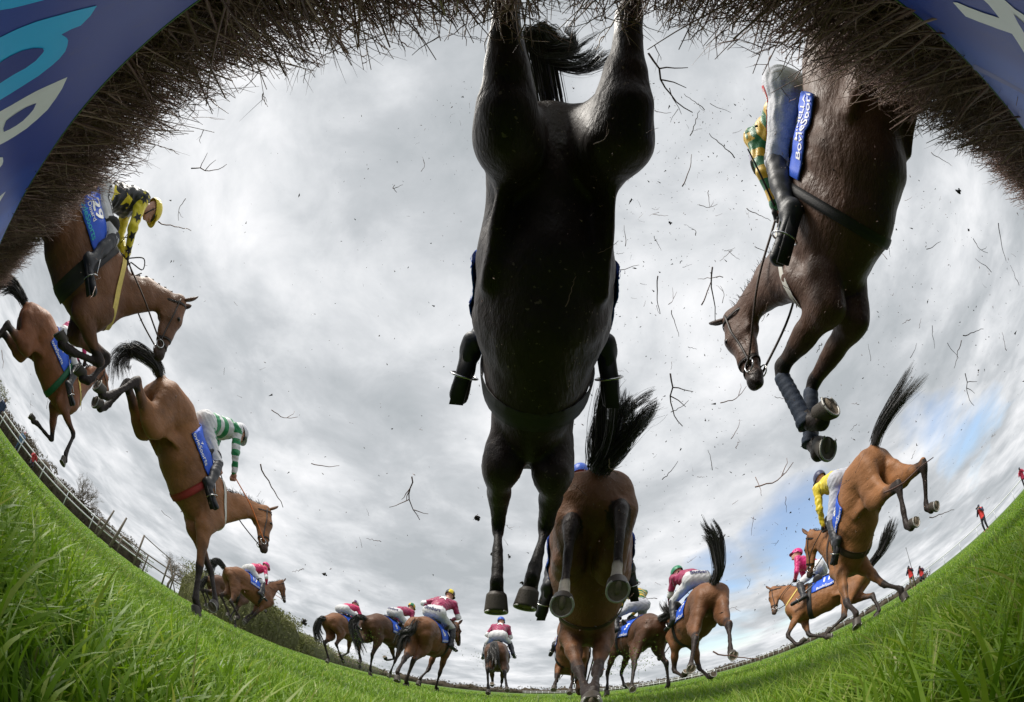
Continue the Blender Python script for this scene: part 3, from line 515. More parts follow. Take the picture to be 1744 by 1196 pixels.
o = obj('ground', GV, np.array(grid_faces(80, 80)), M_TURF); tag(o, kind='structure')

def grass_mat():
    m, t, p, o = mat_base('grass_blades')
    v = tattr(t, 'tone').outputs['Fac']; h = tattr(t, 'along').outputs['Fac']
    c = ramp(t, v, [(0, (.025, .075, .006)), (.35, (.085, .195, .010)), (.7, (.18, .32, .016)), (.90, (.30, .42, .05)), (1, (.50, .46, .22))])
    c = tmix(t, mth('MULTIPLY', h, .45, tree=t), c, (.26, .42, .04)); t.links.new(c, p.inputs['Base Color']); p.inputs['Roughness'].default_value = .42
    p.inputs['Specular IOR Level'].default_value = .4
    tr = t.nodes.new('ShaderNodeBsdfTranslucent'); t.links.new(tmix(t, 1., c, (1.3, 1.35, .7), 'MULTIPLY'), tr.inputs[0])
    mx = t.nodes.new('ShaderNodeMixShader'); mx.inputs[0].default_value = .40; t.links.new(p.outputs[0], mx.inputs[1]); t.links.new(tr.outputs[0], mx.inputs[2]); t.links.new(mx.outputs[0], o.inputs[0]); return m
M_GRASS = grass_mat()
def blades(n, r, az, hmin, hmax, w0, clump=True, seg=4):
    x = r * np.sin(az); y = r * np.cos(az)
    if clump:
        # pull blades together into tussocks
        cs = .05 + .03 * r; gx_ = np.round(x / cs) * cs; gy_ = np.round(y / cs) * cs; hsh = np.modf(np.sin(gx_ * 127.1 + gy_ * 311.7) * 43758.5)[0]
        hs2 = np.modf(np.sin(gx_ * 269.5 + gy_ * 183.3) * 43758.5)[0]
        x += (gx_ + hsh * cs * .6 - x) * .35; y += (gy_ + hs2 * cs * .6 - y) * .35
    else: hsh = RNG.uniform(-1, 1, n)
    low = .5 + .5 * np.sin(x * 2.1 + 1.3 * np.sin(y * 1.7)) * np.sin(y * 1.9 + 2 * np.sin(x * .9))
    h = RNG.uniform(hmin, hmax, n) * (.75 + .35 * np.abs(hsh)) * (.8 + .3 * low); la = RNG.uniform(0, 2 * math.pi, n); la = np.where(RNG.random(n) < .45, 1.9 + .6 * RNG.normal(size=n), la)
    lean = RNG.uniform(.15, 1.05, n) * h; k = np.linspace(0, 1, seg); w = w0 * RNG.uniform(.6, 1.3, n) * (1 + .28 * r)
    bend = RNG.uniform(1.4, 2.6, n)
    cx_ = x[:, None] + np.cos(la)[:, None] * lean[:, None] * k[None] ** bend[:, None]; cy_ = y[:, None] + np.sin(la)[:, None] * lean[:, None] * k[None] ** bend[:, None]
    cz_ = GZ + h[:, None] * (k[None] - .22 * k[None] ** 3 * (lean / h)[:, None]); wk = w[:, None] * np.array([1, .95, .7, .08] if seg == 4 else np.interp(k, [0, .6, 1], [1, .85, .06]))[None] / 2
    wa = la + math.pi / 2 + RNG.uniform(-.9, .9, n); dx_ = np.cos(wa)[:, None] * wk; dy_ = np.sin(wa)[:, None] * wk
    V = np.stack([np.stack([cx_ - dx_, cy_ - dy_, cz_], -1), np.stack([cx_ + dx_, cy_ + dy_, cz_], -1)], 2).reshape(-1, 3)
    b = (np.arange(n)[:, None] * seg + np.arange(seg - 1)[None]) * 2; F = np.stack([b, b + 1, b + 3, b + 2], -1).reshape(-1, 4)
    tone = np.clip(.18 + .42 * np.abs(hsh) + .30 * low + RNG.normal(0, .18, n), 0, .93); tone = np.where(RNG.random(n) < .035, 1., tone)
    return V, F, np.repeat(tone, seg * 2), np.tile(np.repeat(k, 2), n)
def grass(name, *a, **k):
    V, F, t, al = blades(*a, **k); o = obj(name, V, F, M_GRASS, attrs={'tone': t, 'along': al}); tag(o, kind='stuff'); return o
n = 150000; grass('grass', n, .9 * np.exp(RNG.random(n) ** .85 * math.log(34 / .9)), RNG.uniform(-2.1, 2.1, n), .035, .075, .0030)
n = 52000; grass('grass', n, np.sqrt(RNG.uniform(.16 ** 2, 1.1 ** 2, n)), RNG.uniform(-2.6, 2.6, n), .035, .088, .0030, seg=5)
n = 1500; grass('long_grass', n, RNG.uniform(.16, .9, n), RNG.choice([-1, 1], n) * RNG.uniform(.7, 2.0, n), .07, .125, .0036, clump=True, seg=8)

# ------------------------------------------------------------------ the fence the horses are jumping
BY, BT = -.35, .64
def board_mat():
    m, t, p, o = mat_base('printed_vinyl')
    tc = t.nodes.new('ShaderNodeTexCoord'); sp = t.nodes.new('ShaderNodeSeparateXYZ'); t.links.new(tc.outputs['Object'], sp.inputs[0]); x, z = sp.outputs[0], sp.outputs[2]
    blob = tnoise(t, .85, 3, .5); ax = mth('ABSOLUTE', x, tree=t)
    blue = tmix(t, ramp(t, blob, [(.40, (0, 0, 0)), (.62, (1, 1, 1))]), (.003, .035, .28), (.004, .12, .62))
    k = mth('ADD', mth('MULTIPLY', z, 2.6, tree=t), mth('MULTIPLY', blob, .9, tree=t), tree=t); k = mth('ADD', k, mth('MULTIPLY', ax, -.75, tree=t), tree=t)
    li = ramp(t, k, [(1.42, (0, 0, 0)), (1.85, (1, 1, 1))]); far = ramp(t, mth('ADD', ax, mth('MULTIPLY', blob, .6, tree=t), tree=t), [(0, (0, 0, 0)), (1, (1, 1, 1))])
    pr = ramp(t, x, [(0, (0, 0, 0)), (1, (1, 1, 1))])
    # fine ruled lines fade the two inks into each other
    wv = t.nodes.new('ShaderNodeTexWave'); wv.bands_direction = 'X'; wv.inputs['Scale'].default_value = 30; mp = t.nodes.new('ShaderNodeMapping'); mp.inputs['Rotation'].default_value = (0, math.radians(28), 0); t.links.new(tc.outputs['Object'], mp.inputs[0]); t.links.new(mp.outputs[0], wv.inputs[0])
    f = mth('GREATER_THAN', li, wv.outputs['Fac'], tree=t); f2 = tmix(t, .55, li, f)
    c = tmix(t, f2, blue, (.26, .40, .62)); c = tmix(t, mth('MULTIPLY', ramp(t, tnoise(t, 1.7, 2, .5, sc=(1, 1, 1.8)), [(.56, (0, 0, 0)), (.70, (1, 1, 1))]), .35, tree=t), c, (.20, .34, .60))
    d = ramp(t, tnoise(t, 14, 6, .75), [(.55, (0, 0, 0)), (.75, (1, 1, 1))]); c = tmix(t, mth('MULTIPLY', d, .25, tree=t), c, (.10, .09, .07)); t.links.new(c, p.inputs['Base Color'])
    p.inputs['Roughness'].default_value = .42; tbump(t, p, tnoise(t, 260, 2, .5), .25, .002); return m
M_BOARD = board_mat(); M_EDGE = mat('board_edge', (.10, .20, .05), .7); M_CYAN = mat('ink_cyan', (.0, .48, .95), .4, var=.12, scale=6, bump=.1); M_PWHITE = mat('ink_white', (.80, .82, .82), .42, var=.10, scale=9, bump=.1); M_DKBLUE = mat('ink_dark_blue', (.003, .03, .26), .42, var=.2, scale=5, bump=.1)
fence = empty('steeplechase_fence', (0, -.6, GZ), 'tall dark birch brush fence with blue sponsor boards along its foot, arching over the picture', 'fence')
FO = np.array([0, -.6, GZ])
for sx in (-1, 1):
    mb = MB(); nb = 24; xs = np.linspace(.02, 9, nb) * sx
    V = []
    for x in xs:
        for (y, z) in ((BY, GZ), (BY, BT - .012), (BY - .006, BT), (BY - .034, BT), (BY - .04, GZ)): V.append((x, y + .0015 * math.sin(x * 7), z))
    o = obj('sponsor_board', np.array(V), np.array(grid_faces(nb, 5)), M_BOARD, fence, FO, smooth=False); bo_ = o
    mb = MB(); mb.tube([(x, BY - .004, BT + .001) for x in xs], .0035, 6); mb.build('piping', M_EDGE, bo_, FO)
    for name, m, tris in BOARDART:
        V = np.array(tris['V']); T = np.array(tris['T'])
        if (V[:, 0].mean() > 0) != (sx > 0): continue
        V3 = np.column_stack([V[:, 0], np.full(len(V), BY + .0012 + tris['d'] * .5), V[:, 1]]); V4 = V3.copy(); 
        obj(name, V3, T, {'cyan': M_CYAN, 'white': M_PWHITE, 'blue': M_DKBLUE}[m], bo_, FO, smooth=False)
def twig_mat():
    m, t, p, o = mat_base('birch_twig')
    v = tattr(t, 'tone').outputs['Fac']; c = ramp(t, v, [(0, (.085, .042, .034)), (.45, (.25, .135, .110)), (.8, (.44, .29, .23)), (1, (.66, .50, .34))])
    c = tmix(t, tnoise(t, 60, 4, .7), tmix(t, 1., c, (.6, .6, .6), 'MULTIPLY'), c); t.links.new(c, p.inputs['Base Color']); p.inputs['Roughness'].default_value = .6; tbump(t, p, tnoise(t, 180, 3, .6), .4, .002); return m
M_TWIG = twig_mat()
def tube_batch(P, r, n):
    """many tubes at once: P (s,m,3), r (s,m)"""
    s, m, _ = P.shape; T = np.gradient(P, axis=1); T /= np.linalg.norm(T, axis=2)[..., None] + 1e-9
    ref = RNG.normal(size=(s, 1, 3)); U = np.cross(T, ref); U /= np.linalg.norm(U, axis=2)[..., None] + 1e-9; W = np.cross(T, U); a = np.arange(n) * 2 * math.pi / n
    V = P[:, :, None] + r[:, :, None, None] * (np.cos(a)[None, None, :, None] * U[:, :, None] + np.sin(a)[None, None, :, None] * W[:, :, None])
    b = (np.arange(s)[:, None, None] * m + np.arange(m - 1)[None, :, None]) * n; j = np.arange(n)[None, None, :]; j2 = (j + 1) % n
    F = np.stack([b + j, b + j2, b + n + j2, b + n + j], -1).reshape(-1, 4); return V.reshape(-1, 3), F
def brush_module(seed, wdt=.5, ns=340):
    rg = np.random.default_rng(seed); m = 9; k = np.linspace(0, 1, m)
    dep = rg.random(ns) ** .8                                            # 0 = front face, 1 = deep
    x0 = rg.uniform(-wdt / 2 - .05, wdt / 2 + .05, ns); sl = rg.normal(0, .22, ns)
    y0 = -.38 - .35 * dep; z0 = rg.uniform(.30, .60, ns); yt = -.02 - .42 * dep ** 1.2 + rg.normal(0, .025, ns); zt = 1.22 - .10 * rg.random(ns) + .12 * dep + .0 * x0
    short = rg.random(ns) < .3;  zt = np.where(short, rg.uniform(.85, 1.2, ns), zt); yt = np.where(short, -.36 + (zt - .6) * .42 + rg.normal(0, .03, ns), yt)
    thick = rg.random(ns) < .19; zt = np.where(thick, np.minimum(zt, rg.uniform(.95, 1.16, ns)), zt); yt = np.where(thick, np.minimum(yt, -.10), yt); P = np.zeros((ns, m, 3)); b1, b2 = rg.normal(0, .02, ns), rg.normal(0, .02, ns)
    P[..., 0] = x0[:, None] + sl[:, None] * k + b1[:, None] * np.sin(k * 5 + x0[:, None] * 30) ; P[..., 1] = y0[:, None] + (yt - y0)[:, None] * k ** 1.35 + b2[:, None] * np.sin(k * 7 + sl[:, None] * 40) * k; P[..., 2] = z0[:, None] + (zt - z0)[:, None] * k
    r0 = np.where(thick, rg.uniform(.0055, .009, ns), rg.uniform(.0026, .0052, ns)); r = r0[:, None] * (1 - k * np.where(thick, .72, .7)[:, None])
    V, F = tube_batch(P, r, 5); tn = [np.repeat(rg.beta(2, 2.6, ns), m * 5)]
    nbr = 9; s2 = ns * nbr; par = np.repeat(np.arange(ns), nbr); t0 = rg.uniform(.25, .98, s2); idx = (t0 * (m - 1)).astype(int); B0 = P[par, idx] + (P[par, np.minimum(idx + 1, m - 1)] - P[par, idx]) * (t0 * (m - 1) - idx)[:, None]
    dr = np.stack([rg.normal(0, .75, s2), rg.normal(.15, .40, s2), rg.uniform(.0, 1.1, s2)], -1); dr /= np.linalg.norm(dr, axis=1)[:, None]; ln = rg.uniform(.04, .19, s2) * (1 - .35 * t0)
    q = np.linspace(0, 1, 5); P2 = B0[:, None] + dr[:, None] * (ln[:, None] * q)[..., None] + np.cumsum(rg.normal(0, .007, (s2, 5, 3)), axis=1) * q[None, :, None]
    P2[..., 2] = np.minimum(P2[..., 2], 1.36 + rg.normal(0, .02, s2)[:, None]); r2 = (rg.uniform(.0010, .0028, s2)[:, None]) * (1 - .6 * q); V2, F2 = tube_batch(P2, r2, 3); tn.append(np.repeat(rg.beta(1.6, 2.2, s2), 15))
    s3 = s2; B3 = P2[:, 2]; d3 = dr + rg.normal(0, .6, (s3, 3)); d3 /= np.linalg.norm(d3, axis=1)[:, None]; q3 = np.linspace(0, 1, 3); P3 = B3[:, None] + d3[:, None] * (rg.uniform(.03, .11, s3)[:, None] * q3)[..., None]
    V3, F3 = tube_batch(P3, np.full((s3, 3), .0008) * (1.3 - q3), 3); tn.append(np.repeat(rg.beta(1.6, 2.2, s3), 9))
    return mesh_np('birch_brush', np.vstack([V, V2, V3]), [np.vstack([F, F2 + len(V), F3 + len(V) + len(V2)])], M_TWIG, attrs={'tone': np.concatenate(tn)})
MODS = [brush_module(100 + i) for i in range(6)]
LX = np.array([-9, -5.5, -2.56, -1.64, -1.18, -.74, -.5, -.38, -.23, -.05, .25, .42, .59, .93, 1.24, 1.72, 2.8, 9]) * 1.2; LA = np.array([78, 79, 83.4, 84.8, 83, 81.4, 81.6, 83.7, 85.7, 84.4, 81.6, 82.6, 84.6, 85.6, 85.4, 83.0, 82.8, 80])
i = 0
for x in np.arange(-8.6, 8.7, .40):
    o = bpy.data.objects.new('birch_brush', MODS[i % 6]); link(o, fence)
    yl = -1.24 / math.tan(math.radians(float(np.interp(x, LX, LA))))
    o.location = (x + random.uniform(-.04, .04), .6 + yl + .055, -GZ + random.uniform(-.03, .02) + (.0)); o.scale = (random.choice((-1, 1)) * random.uniform(.95, 1.1), 1, random.uniform(.97, 1.03)); i += 1
    o['kind'] = 'stuff'
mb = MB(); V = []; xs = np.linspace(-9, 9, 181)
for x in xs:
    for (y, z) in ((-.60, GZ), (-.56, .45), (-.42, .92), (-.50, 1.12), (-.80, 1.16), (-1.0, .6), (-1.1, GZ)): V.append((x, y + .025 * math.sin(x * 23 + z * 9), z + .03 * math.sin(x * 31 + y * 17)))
obj('dark_filler', np.array(V), np.array(grid_faces(181, 7)), mat('brush_filler', (.05, .034, .025), .9, var=.7, scale=70, bump=1., bscale=120, bdist=.02), fence, FO)  # dark filler slab added behind the stems to block sky showing through

# ------------------------------------------------------------------ flying twigs, clods and specks
def twig_variant(seed, L=.12, forks=2, r=.0016):
    rg = np.random.default_rng(seed); mb = MB(); k = np.linspace(-.5, .5, 9); P = np.stack([k * L, (.10 if forks else .03) * L * np.sin(k * 4 + rg.uniform(0, 3)) + rg.normal(0, .012 * L, 9), rg.normal(0, .02 * L, 9)], -1); mb.tube(P, r * np.linspace(1.3, .6, 9), 5)
    for f in range(forks):
        i = rg.integers(2, 8); d = nrm([rg.uniform(.2, 1), rg.choice([-1, 1]) * rg.uniform(.4, 1), rg.normal(0, .4)]); l = L * rg.uniform(.15, .5); q = np.linspace(0, 1, 5)[:, None]; mb.tube(P[i] + d * l * q + rg.normal(0, .02 * L, (5, 3)) * q, r * np.linspace(.9, .4, 5), 4)
    V = np.vstack(mb.V); return mesh_np('flying_twig', V, [np.vstack(mb.Q), np.vstack(mb.T)], M_TWIG, attrs={'tone': np.full(len(V), rg.uniform(.1, .8))})
TW = [twig_variant(i, forks=(0, 1, 2, 3, 0, 0, 4, 0)[i % 8]) for i in range(8)]
def rot_from(x, up=(0, 0, 1)):
    x = nrm(x); y = nrm(np.cross(up, x)) if abs(np.dot(x, up)) < .98 else nrm(np.cross((1, 0, 0), x)); return Matrix(np.array([x, y, np.cross(x, y)]).T.tolist()).to_4x4()
for (a, b, v, lab) in TWIGS:
    a, b = np.array(a), np.array(b); L = np.linalg.norm(b - a); o = bpy.data.objects.new('flying_twig', TW[(0, 1, 2, 5, 4, 5, 6, 7)[v % 8]]); col.objects.link(o); R_ = rot_from(b - a, nrm(a)); sc = L / .12
    o.matrix_world = Matrix.Translation(Vector((a + b) / 2)) @ R_ @ Matrix.Diagonal((sc, sc, max(.6, min(sc, 1.6)), 1)); tag(o, lab, 'twig', 'twigs knocked out of the fence')
    if len(lab) < 2: pass
def in_dirs(n, dmin, dmax):
    out = []
    while len(out) < n:
        az, el = random.uniform(-1.5, 1.6), math.radians(random.uniform(3, 86)); d = random.uniform(dmin, dmax)
        if random.random() < .6: az = random.uniform(.05, 1.5); el = math.radians(random.uniform(8, 80))
        p = np.array([math.sin(az) * math.cos(el), math.cos(az) * math.cos(el), math.sin(el)]) * d; out.append(p)
    return out
for p in in_dirs(235, .9, 3.4):
    d = np.linalg.norm(p); L = random.choice((.018, .02, .025, .03, .035, .05, .07, .09)) * (.6 + .4 * d); v = RNG.normal(size=3); o = bpy.data.objects.new('flying_twig', TW[random.choice((0, 4, 5, 7, 0, 4, 5, 1))]); col.objects.link(o); s = L / .12
    th = max(.6, min(1.3, s * 3.0)); o.matrix_world = Matrix.Translation(Vector(p)) @ rot_from(v) @ Matrix.Diagonal((s, s, th * .6, 1)); tag(o, 'small dark bit of birch twig flying through the air above the turf', 'twig', 'small bits of twig in the air')
def specks(name, pts, s0, s1, m, kind='stuff'):
    V = []; T = []; base = np.array([(1, 0, 0), (-.6, .8, 0), (-.5, -.7, .1), (.1, .1, .9), (0, 0, -.7)])
    for p in pts:
        A = np.linalg.qr(RNG.normal(size=(3, 3)))[0]; s = random.uniform(s0, s1) * np.array([random.uniform(1, 3), 1, .6]); n0 = len(V) * 5; V.append((base * s) @ A.T + p); T += [(n0, n0 + 1, n0 + 3), (n0 + 1, n0 + 2, n0 + 3), (n0 + 2, n0, n0 + 3), (n0 + 1, n0, n0 + 4), (n0 + 2, n0 + 1, n0 + 4), (n0, n0 + 2, n0 + 4)]
    V = np.vstack(V); o = obj(name, V, np.array(T), m, attrs={'tone': RNG.random(len(V))}); tag(o, kind=kind); return o
M_SOIL = mat('flying_soil', (.025, .02, .016), .9, var=.5, scale=60)
specks('flying_debris', in_dirs(2200, 1.0, 4.5), 0.0012, .0032, M_TWIG)
specks('flying_soil', in_dirs(800, 1.6, 8.0), .003, .008, M_SOIL)
def clod(c, s, lab, grassy=False, grp='clods of turf in the air'):
    mb = MB(); v = RNG.normal(size=3); 
    for i in range(9): mb.ell(RNG.normal(0, s * .35, 3), RNG.uniform(.25, .6, 3) * s, np.linalg.qr(RNG.normal(size=(3, 3)))[0], 8, 5)
    for i in range(5): a = RNG.normal(0, s * .3, 3); mb.tube([a, a + RNG.normal(0, s * .45, 3), a + RNG.normal(0, s * .7, 3)], s * .05, 3)
    V = np.vstack(mb.V); V = V + RNG.normal(0, s * .05, V.shape); mb.V = [V]; o = mb.build('turf_clod', M_GRASS if grassy else M_SOIL, origin=None, attrs={'tone': RNG.random(len(V)) * .5, 'along': np.zeros(len(V))}, smooth=False); o.location = c; tag(o, lab, 'clod', grp)
for c, s, lab in CLODS: clod(c, s * .65, lab)

# ------------------------------------------------------------------ rails, hedges, trees and people round the course
M_RAIL = mat('white_rail', (.68, .69, .72), .45, var=.08, scale=5, bump=.1); M_OLDWOOD = mat('weathered_wood', (.16, .13, .105), .85, var=.4, scale=14, bump=.6)
def rail(name, pts, h, label, cat, m, step=3.0, rails=(1.0,), r=.045, pr=.04, group=None, lean=.35):
    root = empty(name, (pts[0][0], pts[0][1], GZ), label, cat, group); org = np.array([pts[0][0], pts[0][1], GZ]); C = catmull([np.array([x, y, GZ]) for x, y in pts], 80); seg = np.linalg.norm(np.diff(C, axis=0), axis=1); cum = np.concatenate([[0], np.cumsum(seg)])
    for rh in rails:
        mb = MB(); mb.tube(C + np.array([0, 0, h * rh]), r, 8); mb.build('top_rail' if rh == rails[0] else 'lower_rail', m, root, org)
    for s in np.arange(0, cum[-1], step)[:100]:
        p = np.array([np.interp(s, cum, C[:, d]) for d in range(3)]); mb = MB(); tgt = p + np.array([0, 0, h * rails[0]]); mb.tube([p + np.array([lean * .0, 0, 0]), tgt], pr, 6); mb.build('post', m, root, org)
rail('running_rail', [(-37, 1), (-34.6, 4.7), (-32.4, 8), (-30.2, 12), (-27.6, 15.5), (-26, 19)], 1.2, 'white running rail with thin posts at far left in front of the brown hedge', 'rail', M_RAIL, 2.6, (1.0, .62), .055, .04)
rail('post_and_rail_fence', [(-27.5, 14.2), (-24.5, 16.5), (-22.5, 21), (-23, 30), (-26, 50), (-32, 90)], 1.35, 'low weathered wooden post and rail fence leading away along the left of the course', 'fence', M_OLDWOOD, 2.2, (1.0, .6), .05, .06)
rail('running_rail', [(44, 6), (44, 22), (46, 45), (49, 75), (54, 125), (52, 190), (38, 280)], 1.2, 'long white running rail along the right of the course behind the photographers', 'rail', M_RAIL, 3.2, (1.0,), .06, .035)
rail('running_rail', [(38, 95), (30, 120), (12, 170), (-10, 190)], 1.2, 'distant white fence of close uprights on the horizon near the centre', 'rail', M_RAIL, 3.0, (1.0, .5), .07, .10)
root = empty('goal_frame', (-20.2, 14.6, GZ), 'tall bare wooden frame of two posts and a crossbar beyond the left rails', 'frame'); org = np.array([-20.2, 14.6, GZ])
A_, B_ = np.array([-20.4, 13.6, GZ]), np.array([-22.2, 17.4, GZ])
for p in (A_, B_):
    mb = MB(); mb.tube([p, p + (0, 0, 2.05)], .06, 8); mb.build('post', M_OLDWOOD, root, org)
mb = MB(); mb.tube([A_ + (0, 0, 2.0), B_ + (0, 0, 2.0)], .035, 6); mb.build('crossbar', M_OLDWOOD, root, org)
mb = MB(); mb.tube([B_ + (0, 0, 1.9), B_ + (1.2, .3, 0)], .04, 6); mb.build('brace', M_OLDWOOD, root, org)
for (x, y, h, lx, lab) in ((-22.4, 11.8, 2.1, .45, 'leaning shaggy dark wooden post nearest the white rail on the left'), (-19.2, 11.0, 2.0, .30, 'slim leaning wooden post second from the white rail on the left')):
    mb = MB(); mb.tube([(x, y, GZ), (x + lx * .5, y + .1, GZ + h * .5), (x + lx, y + .15, GZ + h)], np.array([.09, .08, .05]), 8); o = mb.build('post', M_OLDWOOD, None, np.array([x, y, GZ])); o.name = 'wooden_post'; tag(o, lab, 'post', 'old posts by the left rail')
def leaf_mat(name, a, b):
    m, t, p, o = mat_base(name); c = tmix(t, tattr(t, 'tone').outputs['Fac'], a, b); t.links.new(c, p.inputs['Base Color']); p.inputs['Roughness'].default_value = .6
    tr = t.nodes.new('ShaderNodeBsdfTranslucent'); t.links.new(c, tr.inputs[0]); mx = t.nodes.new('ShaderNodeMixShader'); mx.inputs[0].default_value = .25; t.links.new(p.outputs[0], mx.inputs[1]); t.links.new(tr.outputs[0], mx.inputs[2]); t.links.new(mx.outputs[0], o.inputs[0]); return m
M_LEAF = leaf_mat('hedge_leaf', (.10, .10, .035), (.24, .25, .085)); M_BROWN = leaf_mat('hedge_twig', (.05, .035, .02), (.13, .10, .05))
def leaves(C, n, size, ms):
    i = RNG.integers(0, len(C), n); A = C[i] + RNG.normal(0, 1, (n, 3)) * ms; a = RNG.normal(size=(n, 3)); a /= np.linalg.norm(a, axis=1)[:, None]; b = np.cross(a, RNG.normal(size=(n, 3))); b /= np.linalg.norm(b, axis=1)[:, None]; s = RNG.uniform(.5, 1.3, (n, 1)) * size
    V = np.stack([A - a * s, A + b * s * .45, A + a * s, A - b * s * .45], 1).reshape(-1, 3); F = np.arange(4 * n).reshape(-1, 4); return V, F, np.repeat(RNG.random(n), 4)
def hedge(pts, h, w, n, m, label, size=.12, top=.25, lo=None):
    C = catmull([np.array([x, y, 0.]) for x, y in pts], 120); L = []
    for c in C:
        hh = h * (1 + top * math.sin(c[0] * 1.9 + c[1] * 1.1) * math.sin(c[0] * .7 + 2) * .5)
        for _ in range(34): L.append(c + np.array([RNG.uniform(-w, w), RNG.uniform(-w, w), GZ + hh * RNG.uniform(0, 1)]))
    L = np.array(L); V, F, t = leaves(L, n, size, np.array([.12, .12, .08])); V[:, 2] = np.maximum(V[:, 2], GZ)
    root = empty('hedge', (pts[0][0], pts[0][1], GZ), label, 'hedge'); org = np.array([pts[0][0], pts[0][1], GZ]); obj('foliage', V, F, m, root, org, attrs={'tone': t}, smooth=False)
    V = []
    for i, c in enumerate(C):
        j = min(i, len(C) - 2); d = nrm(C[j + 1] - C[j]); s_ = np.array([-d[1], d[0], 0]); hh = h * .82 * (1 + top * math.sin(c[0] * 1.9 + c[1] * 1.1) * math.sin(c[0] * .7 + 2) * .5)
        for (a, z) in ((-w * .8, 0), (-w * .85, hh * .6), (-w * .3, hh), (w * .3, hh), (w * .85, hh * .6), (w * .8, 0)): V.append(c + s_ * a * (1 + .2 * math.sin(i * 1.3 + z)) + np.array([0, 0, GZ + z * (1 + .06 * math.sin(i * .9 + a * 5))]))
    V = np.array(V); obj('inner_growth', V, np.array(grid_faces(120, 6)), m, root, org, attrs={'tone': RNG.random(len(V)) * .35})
hedge([(-18.5, 16.6), (-15.5, 15.6), (-13.2, 16.4), (-13.4, 20.0)], 2.1, .7, 26000, M_LEAF, 'green-brown clipped hedge behind the galloping horses on the left', .07)
hedge([(-21.5, 33), (-23.5, 39), (-30, 60), (-44, 110)], 2.1, 1.0, 22000, M_LEAF, 'lower hedge running away to the horizon beyond the taller one on the left', .10)
hedge([(-58, 1), (-52, 8), (-50, 14), (-47, 22), (-44, 30)], 2.3, 1.2, 30000, M_BROWN, 'brown winter hedge behind the white rail at far left', .12, .5)
hedge([(-120, 175), (-50, 210), (30, 220), (120, 200), (190, 150)], 3.2, 4, 16000, M_BROWN, 'thin dark hedgerow along the distant horizon', .5, .8)
def bare_tree(x, y, h, spread, label, seed, leafy=None):
    rg = random.Random(seed); root = empty('bare_tree', (x, y, GZ), label, 'tree', 'bare winter trees'); org = np.array([x, y, GZ]); tr = MB(); br = []
    def grow(p, d, l, r, lev):
        n = 5; P = [p]; dd = d
        for i in range(n - 1): dd = nrm(dd + np.array([rg.gauss(0, .16), rg.gauss(0, .16), rg.gauss(.05, .1)])); P.append(P[-1] + dd * l / (n - 1))
        if lev == 0: tr.tube(P, np.linspace(r, r * .7, n), 8)
        else: br.append((np.array(P), np.linspace(r, r * .45, n)))
        if lev >= 5: return
        for c in range(rg.choice((3, 4, 4)) if lev else 6):
            i = rg.randint(1 if lev else 2, n - 1); a = np.array([rg.gauss(0, 1), rg.gauss(0, 1), rg.gauss(0, .5)]); nd = nrm(dd * .75 + nrm(a) * spread + np.array([0, 0, .12])); grow(P[i], nd, l * rg.uniform(.55, .8), r * .52, lev + 1)
    grow(np.array([x, y, GZ]), np.array([0, 0, 1.]), h * .34, h * .028, 0); tr.build('trunk', M_OLDWOOD, root, org)
    P = np.array([b[0] for b in br]); r = np.maximum(np.array([b[1] for b in br]), .008); V, F = tube_batch(P, r, 3); obj('branches', V, F, M_OLDWOOD, root, org)
    if leafy is not None:
        E = P[:, -1]; V, F, t = leaves(E, leafy, .14, np.array([.25] * 3)); obj('leaves', V, F, M_LEAF, root, org, attrs={'tone': t}, smooth=False)
bare_tree(-47.5, 21, 7.0, .80, 'round-headed bare tree standing alone beyond the left rails', 4)
bare_tree(-39, 31.5, 6.0, .9, 'bare tree behind the forelegs of the horse in white and green', 9)
bare_tree(-60, 5.5, 6.5, .8, 'half-leafed small tree cut by the left edge', 12, 3000)
bare_tree(-54, 13.5, 4.6, .9, 'spindly bare sapling above the brown hedge', 15)
bare_tree(-54, 108, 5.0, .9, 'tiny bare tree on the horizon left of the field', 19)
M_SKIN = mat('skin', (.46, .24, .17), .5, var=.15, scale=30, bump=.15)
M_TROUSER = mat('dark_trousers', (.015, .015, .025), .8); M_CAMERA = mat('camera_black', (.01, .01, .011), .4)
